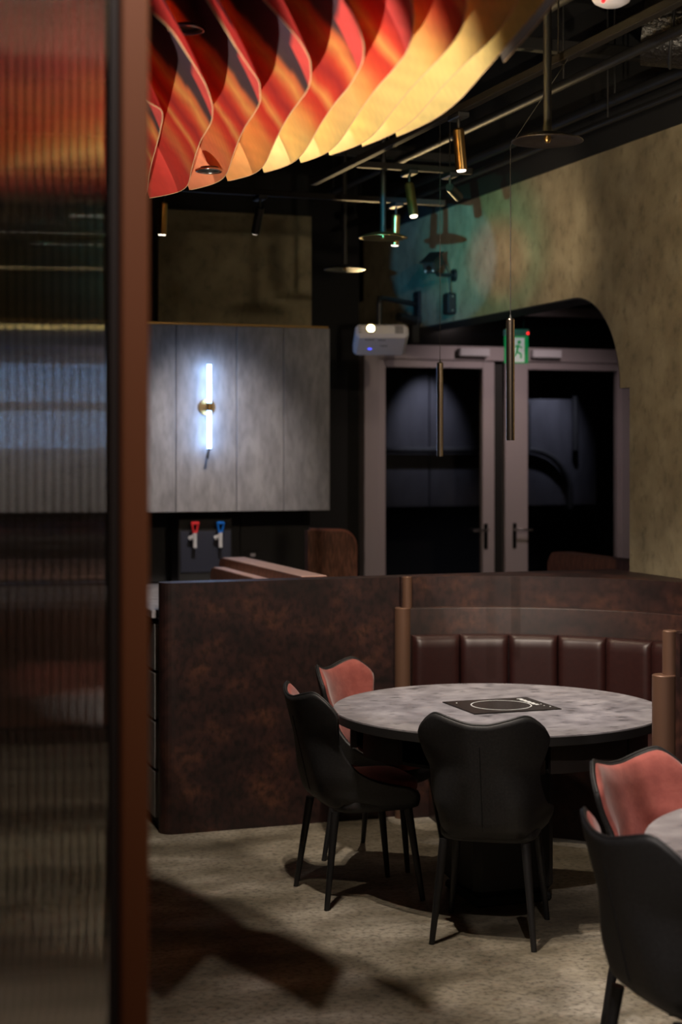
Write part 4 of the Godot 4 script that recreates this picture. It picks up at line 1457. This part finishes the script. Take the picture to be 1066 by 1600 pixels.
	var eye := Vector3(0, 0.06, -0.06)
	spot(pr, eye, inv * r3(4.17, 3.06, 9.75), 40.0, Color(0.2, 0.6, 0.85), 3.6, 0.25, 0.01)
	spot(pr, eye, inv * r3(4.17, 3.08, 9.1), 34.0, Color(0.3, 0.85, 0.7), 5.0, 1.0, 0.01)
	spot(pr, eye, inv * r3(4.17, 2.98, 8.9), 34.0, Color(1.0, 0.4, 0.42), 2.6, 1.0, 0.01)
	# small projector on a stand behind the viewpoint, aimed up at the fabric
	var fp := thing("stand_projector", "projector on a stand behind the viewpoint, aimed at the fabric", "projector", r3(0.22, 0, 2.95), face(1.13, 1.65))
	st = new_st()
	cyl(st, Vector3(0, 0, 0), Vector3(0, 0.02, 0), 0.2, 0.2, 24)
	cyl(st, Vector3(0, 0.02, 0), Vector3(0, 0.98, 0), 0.02, 0.02, 12)
	commit(st, "stand", M.black_plastic, fp)
	st = new_st()
	box(st, Vector3(0, 1.04, 0), Vector3(0.34, 0.11, 0.26), 0.02)
	commit(st, "case", M.black_plastic, fp)
	st = new_st()
	cyl(st, Vector3(0, 1.05, -0.13), Vector3(0, 1.05, -0.138), 0.03, 0.026, 20)
	commit(st, "lens_glow", M.lamp_lens, fp)
	spot(fp, Vector3(0, 1.06, -0.17), fp.transform.affine_inverse() * r3(1.35, 2.95, 4.6), 9.5, Color(1.0, 0.93, 0.82), 28.0, 0.5, 0.015)

func reeded_screen() -> void:
	var t := thing("reeded_glass_screen", "reeded glass screen with a copper-brown post in the left foreground", "screen", r3(0.545, 0, 2.565))
	var st := new_st()
	box(st, Vector3(0, 2.095, 0), Vector3(0.047, 4.19, 0.05), 0.004)
	commit(st, "post", M.post_copper, t)
	st = new_st()
	box(st, Vector3(-0.032, 1.8, 0), Vector3(0.015, 3.6, 0.03), 0.002)
	commit(st, "side_channel", M.screen_frame, t)
	st = new_st()
	box(st, Vector3(-0.72, 0.02, 0), Vector3(1.36, 0.04, 0.03), 0.002)
	commit(st, "bottom_rail", M.screen_frame, t)
	st = new_st()
	box(st, Vector3(-0.72, 3.58, 0), Vector3(1.36, 0.04, 0.03), 0.002)
	commit(st, "top_rail", M.screen_frame, t)
	# one pane whose near face is a row of rounded reeds
	st = new_st()
	var pitch := 0.0142
	var count := 92
	var right := -0.0405
	var y0 := 0.041
	var y1 := 3.559
	var rise := 0.00235
	var seg := 10
	var at := func(k: int, j: int) -> Vector2:
		var f := 2.0 * j / seg - 1.0
		return Vector2(right - pitch * (k + float(j) / seg), 0.003 + rise * (1.0 - f * f))
	var nor := func(j: int) -> Vector3:
		var f := 2.0 * j / seg - 1.0
		var slope := 4.0 * rise * f / pitch
		return Vector3(-slope, 0, 1).normalized()
	for k in count:
		for j in seg:
			var p: Vector2 = at.call(k, j)
			var q: Vector2 = at.call(k, j + 1)
			var n0: Vector3 = nor.call(j)
			var n1: Vector3 = nor.call(j + 1)
			for v in [[p, y0, n0], [q, y1, n1], [p, y1, n0], [p, y0, n0], [q, y0, n1], [q, y1, n1]]:
				st.set_normal(v[2])
				st.add_vertex(Vector3(v[0].x, v[1], v[0].y))
			# caps
			for e in [[y0, Vector3.DOWN], [y1, Vector3.UP]]:
				var c := [Vector3(p.x, e[0], p.y), Vector3(q.x, e[0], q.y), Vector3(q.x, e[0], -0.003), Vector3(p.x, e[0], -0.003)]
				for ids in [[0, 1, 2], [0, 2, 3]]:
					var flip: bool = (c[ids[0]] - c[ids[2]]).cross(c[ids[0]] - c[ids[1]]).dot(e[1]) < 0.0
					for m in ([ids[0], ids[2], ids[1]] if flip else ids):
						st.set_normal(e[1])
						st.add_vertex(c[m])
	var left := right - pitch * count
	for s in [[Vector3(right, y0, -0.003), Vector3(left, y0, -0.003), Vector3(left, y1, -0.003), Vector3(right, y1, -0.003), Vector3(0, 0, -1)], [Vector3(right, y0, -0.003), Vector3(right, y1, -0.003), Vector3(right, y1, 0.003), Vector3(right, y0, 0.003), Vector3(1, 0, 0)], [Vector3(left, y0, -0.003), Vector3(left, y1, -0.003), Vector3(left, y1, 0.003), Vector3(left, y0, 0.003), Vector3(-1, 0, 0)]]:
		for ids in [[0, 1, 2], [0, 2, 3]]:
			var flip: bool = (s[ids[0]] - s[ids[2]]).cross(s[ids[0]] - s[ids[1]]).dot(s[4]) < 0.0
			for m in ([ids[0], ids[2], ids[1]] if flip else ids):
				st.set_normal(s[4])
				st.add_vertex(s[m])
	add_mesh(st.commit(), "reeded_pane", M.reeded_glass, t)
